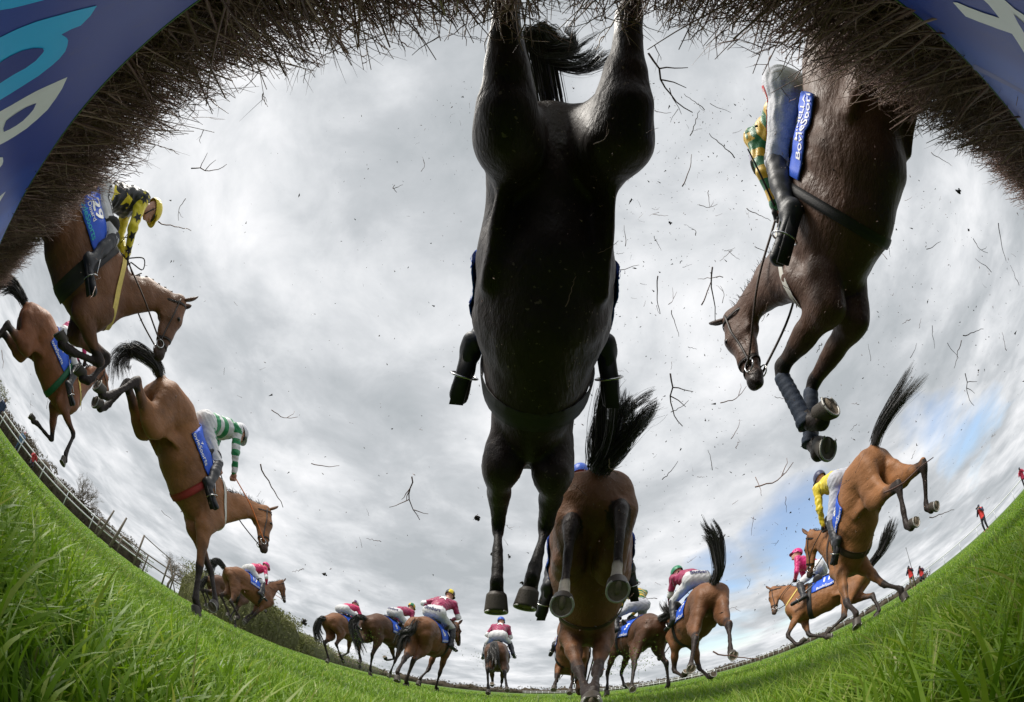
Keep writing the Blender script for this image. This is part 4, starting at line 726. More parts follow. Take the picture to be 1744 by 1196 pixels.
def stander(x, y, face, label, jac, cap, arms='camera', h=1.76, crouch=0., vest=None, pants=None, lens=.30):
    s = h / 1.76; B = np.array([x, y, GZ]); root = empty('person', B, label, 'person'); f = np.array([math.sin(face), math.cos(face), 0]); r = np.array([f[1], -f[0], 0]); Z = np.array([0, 0, 1.]); W = lambda a, b, c: B + (r * a + f * b + Z * c) * s
    hipz = .92 - crouch; ch = hipz + .48; J = dict(hip=W(0, -crouch * .3, hipz), chest=W(0, .02, ch - .05), neck=W(0, .03, ch + .07), head=W(0, .07, ch + .22)); S = SDF()
    S.cone(J['hip'], W(0, 0, hipz + .2), (.15, .11), (.14, .11), r, .05); S.cone(W(0, 0, hipz + .2), J['chest'], (.145, .11), (.18, .12), r, .05); S.cone(J['chest'], J['neck'], (.16, .10), (.055, .055), r, .04); S.cone(J['neck'], J['head'], .05, .06, r, .02); S.ball(J['head'], (.076, .092, .115), .02, w=Z, X=r); S.ball(W(0, .16, ch + .21), .018, .02)
    el = {}; T = SDF(); Jk = SDF(); Jk.cone(W(0, 0, hipz - .08), W(0, 0, hipz + .2), (.175, .14), (.165, .14), r, .05); Jk.cone(W(0, 0, hipz + .2), J['chest'], (.165, .14), (.20, .14), r, .05); Jk.cone(J['chest'], W(0, .02, ch + .06), (.19, .13), (.09, .08), r, .04)
    for sx in (-1, 1):
        kn = W(sx * .12, .10 + crouch * .9, hipz * .52 + .02); an = W(sx * .13, crouch * .15, .09); hp_ = W(sx * .09, 0, hipz); S.cone(hp_, kn, .085, .055, None, .03); S.cone(kn, an, .053, .04, None, .02); S.cone(an - Z * .03, an + f * .17 - Z * .05, .04, .035, None, .02); T.cone(hp_, kn, .10, .072, None, .03); T.cone(kn, an, .07, .058, None, .02)
        sh = W(sx * .18, .02, ch + .01)
        if arms == 'camera': eb = W(sx * .26, .16, ch - .20); ha = W(sx * .055, .26, ch + .17)
        else: eb = W(sx * .24, -.02, ch - .28); ha = W(sx * .20, .14, ch - .48)
        S.cone(sh, eb, .052, .042, None, .03); S.cone(eb, ha, .04, .028, None, .02); Jk.cone(sh, eb, .070, .058, None, .04); Jk.cone(eb, eb * .15 + ha * .85, .058, .045, None, .02)
        for i in range(4): S.cone(ha, ha + f * .05 + r * (i - 1.5) * .018 + Z * .01, .014, .010, None, .008)
        S.cone(ha, ha + Z * .045 - r * sx * .02, .013, .011, None, .008)
    v, q = S.mesh(.016, 1); obj('body', v, q, M_SKIN, root, B); v, q = Jk.mesh(.018, 1); n_ = vnormals(v, q); v = v + n_ * (np.sin(v[:, 2] * 40 + 3 * np.sin(v[:, 0] * 30)) * .006)[:, None]; obj('jacket', v, q, jac, root, B); v, q = T.mesh(.018, 1); obj('trousers', v, q, pants or M_TROUSER, root, B)
    mb = MB(); mb.ell(J['head'] + Z * .02, (.088, .105, .12), np.array([r, f, Z]).T, 16, 8, 0, .5); mb.box(J['head'] + Z * .035 + f * .11, (.13, .08, .012), np.array([r, f, Z]).T); mb.build('cap', cap, root, B)
    if vest is not None:
        V_ = SDF(); V_.cone(W(0, 0, hipz + .0), W(0, 0, hipz + .2), (.185, .155), (.178, .15), r, .05); V_.cone(W(0, 0, hipz + .2), J['chest'] + Z * .04, (.178, .15), (.205, .15), r, .05); v, q = V_.mesh(.02, 1); obj('bib', v, q, vest, root, B)
    if arms == 'camera':
        c = W(0, .24, ch + .21); c_ = empty('camera_with_lens', c, 'camera held up by the ' + label, 'camera'); mb = MB(); mb.box(c, (.15, .07, .10), np.array([r, f, Z]).T); mb.box(c + Z * .06, (.05, .06, .03), np.array([r, f, Z]).T); mb.build('camera_body', M_CAMERA, c_, c); mb = MB(); mb.tube([c + f * .03, c + f * .12, c + f * .125, c + f * lens], np.array([.038, .042, .05, .055]), 14); mb.build('camera_lens', M_CAMERA, c_, c)
    return root
JK = lambda n, c: mat('jacket_' + n, c, .7, var=.2, scale=12, bump=.5, bscale=25)
stander(31.5, 12.1, math.radians(-112), 'person in a crimson jacket cut by the right edge', JK('crimson', (.42, .02, .07)), JK('navy', (.02, .02, .05)))
stander(23.2, 12.5, math.radians(-95), 'person in navy with a bright red bib standing alone', JK('navy', (.02, .02, .05)), JK('navy', (.02, .02, .05)), vest=JK('red', (.75, .05, .05)))
stander(23.2, 19.6, math.radians(-120), 'person in a red bib beside the tall pole', JK('navy', (.02, .02, .05)), JK('navy', (.02, .02, .05)), vest=JK('red', (.75, .05, .05)), pants=JK('khaki', (.16, .14, .09)))
stander(25.2, 20.2, math.radians(-120), 'crouching person in a red bib by the rail', JK('navy', (.02, .02, .05)), JK('navy', (.02, .02, .05)), vest=JK('red', (.75, .05, .05)), crouch=.45)
mb = MB(); p = np.array([23.0, 19.2, GZ]); mb.tube([p, p + (0, 0, 3.0)], np.array([.03, .015]), 8); mb.ell(p + (0, 0, 3.0), (.03, .03, .05), None, 8, 6); o = mb.build('tall_pole', M_CAMERA, None, p); tag(o, 'tall thin black pole held upright beside the photographer in the red bib', 'pole')
stander(-28.6, 4.0, math.radians(100), 'person in a navy coat behind the white rail at the left edge', JK('navyblue', (.02, .035, .09)), JK('brown', (.06, .035, .02)), arms='down')
stander(-33.0, 7.4, math.radians(95), 'person in a pale blue jacket and jeans leaning by the white rail', JK('paleblue', (.12, .20, .32)), JK('pink', (.5, .2, .25)), arms='down', pants=JK('jeans', (.04, .08, .16)))
stander(-30.6, 8.4, math.radians(95), 'person in a red jacket by the left rail', JK('redjk', (.45, .04, .05)), JK('brown', (.06, .035, .02)), arms='camera', crouch=.35)

# ------------------------------------------------------------------ horses
M_HOOF = mat('hoof_horn', (.055, .045, .035), .55, var=.4, scale=30, bump=.4)
M_SOLE = mat('hoof_sole', (.20, .16, .115), .8, var=.5, scale=40, bump=.6)
M_SHOE = mat('horseshoe_metal', (.48, .47, .44), .5, metal=.35, var=.35, scale=60, bump=.3)
M_HAIR = mat('black_hair', (.012, .010, .009), .38, var=.5, scale=40, bump=0, sheen=.3)
M_EYE = mat('eye_dark', (.008, .006, .005), .08, var=.1, bump=0)
M_LEATHER = mat('bridle_leather', (.022, .014, .010), .5, var=.4, scale=50, bump=.3)
M_STEEL = mat('bit_steel', (.55, .55, .55), .25, metal=1., var=.15, scale=60, bump=0)
M_SADDLE = mat('saddle_leather', (.012, .011, .011), .42, var=.3, bump=.2)
M_CLOTH = mat('cloth_blue', (.012, .085, .55), .6, var=.18, scale=30, bump=.35, bscale=90)
M_WHITE = mat('print_white', (.78, .78, .76), .6, var=.06, bump=0)
M_TEAL = mat('print_teal', (.03, .42, .48), .6, var=.06, bump=0)
M_WRAP = mat('leg_wrap_navy', (.018, .03, .055), .75, var=.6, scale=22, bump=.6, bscale=60)
def strap_mat(name, c): return mat('strap_' + name, c, .6, var=.25, scale=40, bump=.3)
STR = dict(black=strap_mat('black', (.014, .013, .013)), red=strap_mat('red', (.33, .03, .03)), green=strap_mat('green', (.01, .11, .05)), white=strap_mat('white', (.6, .58, .52)),
           yellow=strap_mat('yellow', (.62, .48, .12)), blue=strap_mat('blue', (.02, .16, .5)), orange=strap_mat('orange', (.75, .2, .04)), brown=strap_mat('brown', (.05, .028, .018)))
COATS = dict(
    black=mat_coat('coat_dark_bay', (.022, .0100, .0062), (.010, .007, .0055), .52),
    darkbay=mat_coat('coat_brown', (.080, .035, .017), (.014, .009, .007), .50),
    bay=mat_coat('coat_bay', (.150, .062, .024), (.020, .011, .008), .52),
    bright=mat_coat('coat_bright_bay', (.24, .102, .036), (.020, .012, .009), .54),
    redbay=mat_coat('coat_red_bay', (.185, .068, .026), (.018, .010, .008), .52))

def hoof_mesh(J, n, sh, R):
    X = R[:, 0]; F3, H4 = J[n + '3'], J[n + '4']; d = nrm(H4 - F3)
    a = math.radians(34); f0 = nrm(np.cross(X, d))                 # f0: forward of the leg
    nn = nrm(d * math.cos(a) - f0 * math.sin(a)); f = nrm(f0 * math.cos(a) + d * math.sin(a))
    s = J['s'] * sh; cs = H4 - f * .062 * s; ct = H4 - f * .086 * s - nn * .078 * s
    m = 24; aa = np.arange(m) * 2 * math.pi / m; mb = MB(); rows = []
    for t, (rx, ry, cc) in enumerate(((.034, .038, ct - nn * .014 * s), (.045, .050, ct - nn * .002 * s), (.047, .053, ct + nn * .008 * s), (.0535, .060, cs - nn * .010 * s), (.055, .062, cs), (.049, .055, cs + nn * .001 * s), (.043, .048, cs - nn * .003 * s), (.001, .001, cs - nn * .006 * s))):
        heel = np.where(np.cos(aa) < 0, .80, 1.)
        rows.append(cc + s * (rx * np.sin(aa)[:, None] * X + (ry * np.cos(aa) * heel)[:, None] * f))
    V = np.vstack(rows); Q = grid_faces(len(rows), m, True)
    me_faces = np.array(Q)
    shoe = MB(); shoe.torus(cs + nn * .004 * s, nn, .0515 * s, .0055 * s, math.radians(-140), math.radians(140), 26, 6, ux=f, sx=1.08, sy=.95)
    frog = MB(); frog.ell(cs - f * .012 * s - nn * .004 * s, (.016 * s, .036 * s, .012 * s), np.array([X, f, nn]).T, 10, 6)
    return V, me_faces, shoe, frog, X

def horse_sdf(J, h, fr=1.0, hd=1.0):
    S = SDF(); s = J['s']; R, R2, Rn = J['R'], J['R2'], J['Rn']; M, L = J['M'], J['L']; X, X2, Xn = R[:, 0], R2[:, 0], Rn[:, 0]
    b = lambda *v: M + R @ (np.array(v) * s); c = lambda *v: L + R2 @ (np.array(v) * s)
    def cone(a, bb, ra, rb, X=X, k=.04): S.cone(a, bb, tuple(np.atleast_1d(ra) * s) if np.ndim(ra) else ra * s, tuple(np.atleast_1d(rb) * s) if np.ndim(rb) else rb * s, X, k)
    T = [(b(0, .58, -.05), (.150 * fr, .235)), (b(0, .40, -.03), (.195 * fr, .325)), (b(0, .18, -.045), (.243 * (fr + 1.2) / 2.2, .345)), (b(0, -.06, -.03), (.268, .325)), (b(0, -.26, .01), (.262, .285)), (c(0, -.10, .02), (.25, .255)), (c(0, -.28, .03), (.245, .235)), (c(0, -.44, .03), (.19, .19))]
    for (p, r), (q, r2) in zip(T[:-1], T[1:]): cone(p, q, r, r2, k=.05)
    cone(b(0, .44, .25), b(0, .12, .27), (.075, .10), (.085, .06), k=.07)           # withers
    cone(b(0, .12, .22), c(0, -.2, .22), (.10, .09), (.12, .09), k=.07)
    S.cone(c(0, -.36, .12), J['T'] + R2[:, 1] * .03, (.085 * s, .07 * s), (.050 * s, .048 * s), X2, .05)
    for sx in (-1, 1):
        n = 'R' if sx > 0 else 'L'
        cone(c(sx * .115, -.16, .10), c(sx * .105, -.46, .06), (.135, .165), (.12, .15), X2, .04)      # rump
        # hind leg
        h0, h1, h2, h3, h4 = [J['H' + n + str(i)] for i in range(5)]; Rm = J['H' + n + 'R']; XX = Rm[:, 0]
        d1 = nrm(h1 - h0); d2 = nrm(h2 - h1); d3 = nrm(h3 - h2); back1 = np.cross(d1, XX)
        back2 = np.cross(d2, XX); back3 = np.cross(d3, XX)
        cone(h0, h1 - d1 * .03 * s, (.115 * hd, .20 * hd), (.090 * hd, .120 * hd), XX, .035)
        cone(h0 + back1 * .10 * s, h0 * .35 + h1 * .65 + back1 * .10 * s, (.105 * hd, .12 * hd), (.075 * hd, .085 * hd), XX, .03)
        cone(h1 - XX * 0, h1 + d2 * .12 * s, (.088 * hd, .112 * hd), (.080 * hd, .108 * hd), XX, .045)
        cone(h1 + d2 * .03 * s + back2 * .02 * s, h1 + d2 * .24 * s + back2 * .008 * s, (.074 * hd, .104 * hd), (.055 * hd, .074 * hd), XX, .035)
        cone(h0 * .3 + h1 * .7 + back1 * .12 * s, h1 + d2 * .22 * s + back2 * .035 * s, (.066, .07), (.038, .046), XX, .04)
        cone(h1 + d2 * .20 * s, h2, (.054 * hd, .068 * hd), (.036 * hd, .044 * hd), XX, .03)
        cone(h1 + d2 * .24 * s + back2 * .045 * s, h2 + back2 * .040 * s + back3 * .0, (.017, .018), (.022, .026), XX, .025)     # tendon and point of hock
        cone(h2 + back2 * .028 * s - d3 * .02 * s, h2 + d3 * .05 * s + back3 * .012 * s, (.028, .034), (.027, .036), XX, .03)
        cone(h2, h2 + d3 * .09 * s, (.038, .045), (.028, .034), XX, .02)
        cone(h2 + d3 * .08 * s, h3 - d3 * .05 * s, (.0245, .031), (.0235, .030), XX, .02)
        cone(h2 + d3 * .08 * s + back3 * .018 * s, h3 + back3 * .012 * s, (.013, .014), (.020, .020), XX, .015)
        cone(h1 * .75 + h0 * .25, b(sx * .20, -.24, -.20), (.030, .075), (.020, .05), XX, .05)          # flank fold
        # fore leg
        f0, f1, f2, f3, f4 = [J['F' + n + str(i)] for i in range(5)]; Rf = J['F' + n + 'R']; XF = Rf[:, 0]
        e1 = nrm(f1 - f0); e2 = nrm(f2 - f1); e3 = nrm(f3 - f2); bk2 = np.cross(e2, XF); bk3 = np.cross(e3, XF)
        cone(b(sx * .09, .36, .24), f0 - X * sx * .02, (.055, .12), (.080 * fr, .105), X, .03)                 # shoulder blade
        cone(f0 - X * sx * .01, f1, (.080 * fr, .105), (.072, .092), X, .03)
        cone(b(sx * .14 * fr, .34, .02), f1 + bk2 * .02 * s, (.080, .115), (.055, .075), X, .03)                # triceps
        cone(f1 - e2 * .03 * s + bk2 * .018 * s, f1 + e2 * .18 * s, (.062, .088), (.050, .064), XF, .045)
        cone(f1 + e2 * .02 * s - bk2 * .02 * s, f1 + e2 * .24 * s, (.050, .06), (.038, .044), XF, .03)
        cone(f1 + e2 * .18 * s, f2 - e2 * .03 * s, (.048, .060), (.035, .039), XF, .03)
        cone(f2 - e2 * .04 * s, f2 + e3 * .035 * s, (.037, .041), (.034, .038), XF, .02)
        S.ball(f2 + bk3 * .018 * s, .027 * s, .02)
        cone(f2 + e3 * .03 * s, f3 - e3 * .05 * s, (.0245, .029), (.0235, .028), XF, .02)
        cone(f2 + e3 * .05 * s + bk3 * .016 * s, f3 + bk3 * .012 * s, (.013, .014), (.019, .019), XF, .015)
        for (p3, p4, XX_, dd) in ((h3, h4, XX, d3), (f3, f4, XF, e3)):
            d4 = nrm(p4 - p3); k4 = np.cross(d4, XX_)
            cone(p3 - dd * .05 * s, p3 + d4 * .02 * s, (.026, .032), (.031, .036), XX_, .02)
            S.ball(p3 + k4 * .016 * s, .023 * s, .02)
            cone(p3 + d4 * .02 * s, p3 + d4 * .098 * s, (.028, .031), (.041, .044), XX_, .02)
        S.ball(b(sx * .085, .585, -.17), .108 * s, .03)                                                   # breast muscle
        cone(b(sx * .10, .50, -.26), f1 - X * sx * .03, .075, .06, X, .06)
    # neck and head
    N0, N1, PO, MU = J['N0'], J['N1'], J['poll'], J['muzzle']; dn = nrm(PO - N1); cn = np.cross(Xn, dn)
    cone(b(0, .38, .10), N0, (.155, .25), (.125, .225), X, .08)
    cone(N0, N1, (.120, .215), (.078, .150), Xn, .06)
    cone(N1, PO - cn * .03 * s, (.078, .150), (.062, .105), Xn, .05)
    cone(b(0, .56, -.04), N1 - cn * .05 * s, (.10, .13), (.062, .09), Xn, .07)
    D = nrm(MU - PO); F_ = np.cross(Xn, D); g = lambda t, f, x=0: PO + (D * t + F_ * f + Xn * x) * s
    cone(g(-.03, .01), g(.17, .02), (.068, .080), (.078, .088), Xn, .05)
    cone(g(.17, .02), g(.36, .012), (.074, .085), (.047, .058), Xn, .04)
    cone(g(.36, .012), g(.54, 0), (.045, .056), (.040, .045), Xn, .03)
    for sx in (-1, 1):
        cone(g(.10, -.065, sx * .035), g(.21, -.070, sx * .032), (.030, .085), (.028, .075), Xn, .04)
        S.ball(g(.18, .055, sx * .060), .028 * s, .025)
        cone(g(.24, .01, sx * .045), g(.34, -.005, sx * .040), .020, .014, Xn, .02)
    cone(g(.22, -.07), g(.46, -.040), (.045, .045), (.028, .026), Xn, .03)
    S.ball(g(.555, .0), .043 * s, .03); S.ball(g(.52, -.045), .030 * s, .02); S.ball(g(.575, -.022), .026 * s, .02)
    for sx in (-1, 1): S.cone(g(.565, .022, sx * .045), g(.585, .004, sx * .030), .011 * s, .013 * s, Xn, .012, True)
    return S, g, D, F_, Xn

def hair_tail(P, n, r0, spread, seglen=14, wid=.004, curl=.3):
    P = np.asarray(P, float); C = catmull(P, 40); L = np.linalg.norm(np.diff(C, axis=0), axis=1).sum()
    T = np.gradient(C, axis=0); T /= np.linalg.norm(T, axis=1)[:, None]; U = np.cross(T, (.37, .5, .78)); U /= np.linalg.norm(U, axis=1)[:, None]; W = np.cross(T, U)
    out = np.zeros((n, seglen, 3)); wd = np.zeros((n, seglen))
    NC = 16; ca = np.array([2.4 * c for c in range(NC)]); cr0 = np.sqrt((np.arange(NC) + .5) / NC); cph = RNG.uniform(0, 6.28, NC); cfr = RNG.uniform(2.5, 6, NC); cend = RNG.uniform(.78, 1.10, NC)
    for i in range(n):
        c = i % NC; s0 = random.random() * .34; s1 = min(1.15, cend[c] * random.uniform(.86, 1.03)); tt = np.linspace(s0, s1, seglen)
        cc = np.array([[np.interp(min(t, 1), np.linspace(0, 1, 40), C[:, d]) for d in range(3)] for t in tt]) + np.maximum(tt - 1, 0)[:, None] * L * T[-1]
        ui = np.clip((tt * 39).astype(int), 0, 39); uu = U[ui]; ww = W[ui]; k = (tt - s0) / (s1 - s0)
        R_c = cr0[c] * (r0 * (1 - .3 * k) + spread * k ** 1.6); wv_ = spread * curl * .8 * k * np.sin(k * cfr[c] + cph[c])
        ang = random.uniform(0, 2 * math.pi); q = random.random() ** .5; lr = (.030 * (1 - k) + .010 + .010 * math.sin(ang * 3) * k) * q; stray = (spread * .5 * k ** 2 * random.random() if random.random() < .10 else 0)
        off = uu * (math.cos(ca[c]) * R_c + wv_ + math.cos(ang) * (lr + stray))[:, None] + ww * (math.sin(ca[c]) * R_c + wv_ * .5 + math.sin(ang) * (lr + stray))[:, None]
        off += np.array([0, 0, -1]) * (k ** 2.2 * L * .07 * (.4 + .6 * random.random()))[:, None]
        out[i] = cc + off; wd[i] = wid * (1 - k * .75)
    return out, wd

def make_horse(key, label, coat, tail, vox, cloth='29', name2='', girth='black', plate='white', socks=(), mane='short', wraps=False, hairs=320, tspread=.12, rein=None, reinc='brown', shoes=True, face='none', girthw=.09, tcurl=.3, group='racehorses'):
    J = fk(POSES[key]); s = J['s']; R = J['R']
    z0 = min(J[a + '4'][2] for a in ('FL', 'FR', 'HL', 'HR')); org = np.array([J['M'][0], J['M'][1], max(GZ, z0 - .02)])
    root = empty('racehorse', org, label, 'horse', group)
    S, g, D, F_, Xn = horse_sdf(J, vox, *((.80, 1.16) if key == 'H1' else (1., 1.)))
    V, Q = S.mesh(vox, 1 if vox > .015 else 2)
    Nn = vnormals(V, Q); Lc = (V - J['M']) @ R / s                       # coordinates along the horse
    # shallow modelling of muscle and vein over the skin
    wv = np.sin(Lc[:, 1] * 17 + 2 * np.sin(Lc[:, 2] * 9 + Lc[:, 0] * 5)) * np.sin(Lc[:, 2] * 13 + 1.7 * np.sin(Lc[:, 1] * 7))
    rib = np.exp(-((Lc[:, 1] + .06) / .24) ** 2) * np.exp(-(Lc[:, 2] + .02) ** 2 / .06) * np.sin(Lc[:, 1] * 62 + Lc[:, 2] * 16)
    vein = -np.abs(np.sin(Lc[:, 1] * 9 + Lc[:, 2] * 14 + np.sin(Lc[:, 2] * 23 + Lc[:, 1] * 5) * .8)) ** .25
    V = V + Nn * (wv * .0045 + rib * .003 + (vein + .85) * .004)[:, None]
    pts = np.zeros(len(V)); wht = np.zeros(len(V))
    nz = .12 * np.sin(V[:, 0] * 31 + V[:, 2] * 23) + .1 * np.sin(V[:, 1] * 41 + V[:, 2] * 17)
    for n in ('FL', 'FR', 'HL', 'HR'):
        k0 = 1
        for i in (1, 2, 3):
            t, d = seg_t(V, J[n + str(i)], J[n + str(i + 1)]); near = d < .085 * s
            if i == 1: v = np.clip((t + nz - .45) / .5, 0, 1) * (d < .07 * s)
            else: v = (t > -.02) * 1.0
            pts = np.where(near, np.maximum(pts, v), pts)
            if n in socks and i == 3: wht = np.where((d < .07) & (t > -.35), np.clip((t + .35) * 6, 0, 1) * np.clip((.75 - t) * 4, 0, 1), wht)
    t, d = seg_t(V, g(.40, 0), g(.60, 0)); pts = np.where(d < .10, np.maximum(pts, np.clip(t * 1.3 + nz, 0, .9)), pts)
    if face == 'star': t, d = seg_t(V, g(.12, .09), g(.20, .10)); wht = np.maximum(wht, np.clip((.03 - d) * 60, 0, 1))
    body = obj('body', V, Q, COATS[coat], root, org, attrs={'points': pts, 'white': wht})
    bvh = bvh_of(V, Q); rel = lambda mb, name, m, par=root, **kw: mb.build(name, m, par, org, **kw)
    # hooves
    for n in ('FL', 'FR', 'HL', 'HR'):
        hv, hf, shoe, frog, _ = hoof_mesh(J, n, 1.0, J[n + 'R'])
        ho = bpy.data.objects.new('hoof', mesh_np('hoof', hv - org, hf, [M_HOOF, M_SOLE])); link(ho, root)
        m_ = 24; nf = len(ho.data.polygons)
        for i in range(5 * m_, nf): ho.data.polygons[i].material_index = 1
        if shoes: rel(shoe, 'horseshoe', M_SHOE, ho)
        rel(frog, 'frog', M_SOLE, ho)
    # ears, eyes
    dn = nrm(J['poll'] - J['N1'])
    for sx in (-1, 1):
        b0 = g(-.035, .035, sx * .045); ed = nrm(dn * .75 - D * .55 + Xn * sx * .28 + F_ * .15); w = nrm(np.cross(ed, F_)); mb = MB(); rows = []
        for t in np.linspace(0, 1, 8):
            rr = .032 * math.sin(math.pi * min(1, .22 + t * .78)) ** .8 * s; cc = b0 + ed * t * .165 * s + F_ * .012 * math.sin(t * 3) * s
            aa = np.linspace(math.radians(-150), math.radians(150), 11)
            rows.append(cc - (math.cos(0) * 0) + rr * (np.cos(aa)[:, None] * (-F_ * .8) + np.sin(aa)[:, None] * w))
        Vv = np.vstack(rows); qq = grid_faces(8, 11)
        e = obj('ear', Vv, np.array(qq), COATS[coat], root, org, attrs={'points': np.linspace(.2, .9, len(Vv)), 'white': np.zeros(len(Vv))})
        md = e.modifiers.new('thick', 'SOLIDIFY'); md.thickness = .006; md.offset = 0
        mb = MB(); mb.ell(g(.185, .055, sx * .076), (.0185 * s, .021 * s, .0185 * s), None, 12, 8); rel(mb, 'eye', M_EYE)
    # tail
    tp = [J['T'] + J['R2'][:, 1] * .02] + [np.array(p) for p in tail]
    dock = MB(); C = catmull(tp, 24)[:9]; dock.tube(C, np.linspace(.042 if key != 'H1' else .02, .022, 9) * s, 10)
    tl = rel(dock, 'tail_dock', M_HAIR)
    cr_ = catmull(tp, 24)[:17]; core = MB(); core.tube(cr_ if key != 'H1' else cr_[4:], np.interp(np.arange(17 if key != 'H1' else 13), [0, 3, 9, 16], [.040, .055, .055, .012]) * (.55 if key == 'H1' else 1) * s * (1.0 if vox < .015 else .8), 12); rel(core, 'tail_bulk', M_HAIR)
    P, W = hair_tail(tp, int(hairs * 1.8), .050, tspread, wid=.0045 if vox < .015 else .009, curl=tcurl)
    Vt, Ft = strands(P, W); obj('tail_hair', Vt, Ft, M_HAIR, root, org)
    # mane
    N0, N1, PO = J['N0'], J['N1'], J['poll']; cc = catmull([J['M'] + R @ np.array((0, .36, .34)) * s, N0 + np.cross(Xn, dn) * .20 * s, N1 + np.cross(Xn, dn) * .135 * s, PO + np.cross(Xn, dn) * .06 * s - D * .03], 60)
    cr = []
    for p in cc:
        up = np.cross(Xn, dn); q, nn = cast(bvh, p + up * .25, -up, .6); cr.append(q if q is not None else p)
    cr = np.array(cr); up = np.cross(Xn, dn)
    if mane == 'plaits':
        mb = MB()
        for i in range(6, 58, 4): mb.ell(cr[i] + up * .008, (.013, .016, .019), None, 8, 6)
        mb.tube([cr[i] + up * .002 for i in range(4, 58, 3)], .007, 6); rel(mb, 'plaited_mane', M_HAIR)
    else:
        nst = 420 if vox < .015 else 140; Pm = np.zeros((nst, 6, 3)); Wm = np.zeros((nst, 6)); ln_ = .10 if mane == 'short' else .16
        for i in range(nst):
            b0 = cr[random.randint(3, 59)] + Xn * random.uniform(-.012, .012) - up * .005; dr = nrm(up * random.uniform(.4, 1.1) + dn * random.uniform(-.9, .1) + Xn * random.gauss(0, .45)); l = ln_ * random.uniform(.5, 1.1)
            for j in range(6): k = j / 5; Pm[i, j] = b0 + dr * l * k - up * .05 * k * k * l / .1; Wm[i, j] = (.006 if vox < .015 else .012) * (1 - .75 * k)
        Vm, Fm = strands(Pm, Wm); obj('mane', Vm, Fm, M_HAIR, root, org)
    # saddle cloth
    ys = np.linspace(-.36, .16, 13); ph = np.radians(np.linspace(-94, 94, 45)); G = np.zeros((13, 45, 3)); ctr = np.array([0, 0, -.02])
    for i, y in enumerate(ys):
        for j, a in enumerate(ph):
            k = abs(a) / math.radians(94); yy = y + (.10 * k if i == 0 else 0) * 1 + .05 * k * (1 - i / 12)
            dl = np.array([math.sin(a), 0, math.cos(a)]); dw = R @ dl; o_ = J['M'] + R @ (np.array([0, yy, -.02]) * s)
            q, nn = cast(bvh, o_ + dw * .8, -dw, .8); rr = np.dot(q - o_, dw) if q is not None else .3
            G[i, j] = o_ + dw * (rr + .014 + .004 * math.sin(yy * 40 + a * 9))
    cV = G.reshape(-1, 3); cQ = np.array(grid_faces(13, 45)); cl = obj('saddle_cloth', cV, cQ, M_CLOTH, root, org)
    md = cl.modifiers.new('thick', 'SOLIDIFY'); md.thickness = .006; md.offset = 0
    cb = bvh_of(cV, cQ)
    for sx in (-1, 1):
        Yf = R[:, 1] * (1 if sx > 0 else -1)                              # reading direction seen from outside
        def place(txt, m, size, y, a, ssx=1., name='lettering'):
            a = math.radians(a) * sx; dl = R @ np.array([math.sin(a), 0, math.cos(a)]); o_ = J['M'] + R @ (np.array([0, y, -.02]) * s) + dl * .30
            uy = nrm(np.cross(dl, Yf))
            dv, dt = decal(cb, text_mesh(txt, .03 if len(txt) < 4 else .012), size, o_, Yf, uy, .007, ssx)
            if len(dt): obj(name, dv, dt, m, cl, org, smooth=False)
        if cloth: place(cloth, M_WHITE, .19, -.13, 56, 1.0, 'number')
        if name2 and vox < .02: place(name2, M_WHITE, .062, -.14, 74)
        if vox < .03: place('BoyleSports', M_WHITE if key != 'H3' else M_TEAL, .078, -.12, 86)
    # saddle, girth, breastplate
    sd = MB(); Rr = R; sd.ell(J['M'] + R @ (np.array([0, -.04, .335]) * s), (.13, .23, .045), Rr, 18, 10); sd.ell(J['M'] + R @ (np.array([0, .13, .37]) * s), (.07, .06, .05), Rr, 12, 8); sd.ell(J['M'] + R @ (np.array([0, -.24, .355]) * s), (.12, .06, .045), Rr, 12, 8)
    for sx in (-1, 1):
        sd.ell(J['M'] + R @ (np.array([sx * .20, .06, .22]) * s), (.018, .10, .12), R @ Ry(sx * .55), 14, 8)
    rel(sd, 'saddle', M_SADDLE)
    nv = 40 if vox < .02 else 24
    gv, gq = band(bvh, J['M'] + R @ (np.array([0, .21, -.03]) * s), R[:, 1], R[:, 2], girthw, 0, 360, .010, 4, nv); obj('girth', gv, gq, STR[girth], root, org)
    if plate:
        ax = nrm(nrm(J['N1'] - J['N0']) * .9 + R[:, 1] * .35); pc = J['N0'] * .88 + J['N1'] * .12 - R[:, 2] * .04
        gv, gq = band(bvh, pc, ax, R[:, 2], (.05 if key == 'H3' else .035), 0, 360, .010, 3, nv, Rmax=.52); obj('breastplate', gv, gq, STR[plate], root, org)
    # bridle
    if vox < .03:
        bm = []
        def hb(t, f, w, a0=0, a1=360, tilt=0.):
            gv, gq = band(bvh, g(t, f), nrm(D + F_ * tilt), F_, w, a0, a1, .006, 3, 28, .35, .003); bm.append((gv, gq))
        hb(.40, -.01, .020, tilt=.12); hb(.44, -.02, .016, tilt=-.55); hb(.035, -.01, .022, tilt=.25); 
        V_ = []; Q_ = []; n_ = 0
        for gv, gq in bm: V_.append(gv); Q_.append(gq + n_); n_ += len(gv)
        br = MB(); 
        for gv, gq in bm: br.add(gv, gq)
        for sx in (-1, 1):
            cp = []
            for t, f in ((-.01, .0), (.08, -.005), (.17, -.01), (.27, -.02), (.36, -.03), (.46, -.035)):
                q, nn = cast(bvh, g(t, f, sx * .25), -Xn * sx, .4); cp.append((q if q is not None else g(t, f, sx * .06)) + Xn * sx * .006)
            br.tube(catmull(cp, 14), .0075, 6)
        bo = rel(br, 'bridle', M_LEATHER)
        for sx in (-1, 1):
            mb = MB(); mb.torus(g(.475, -.035, sx * .052), Xn, .036, .0045, m=22, ux=D); rel(mb, 'bit_ring', M_STEEL, bo)
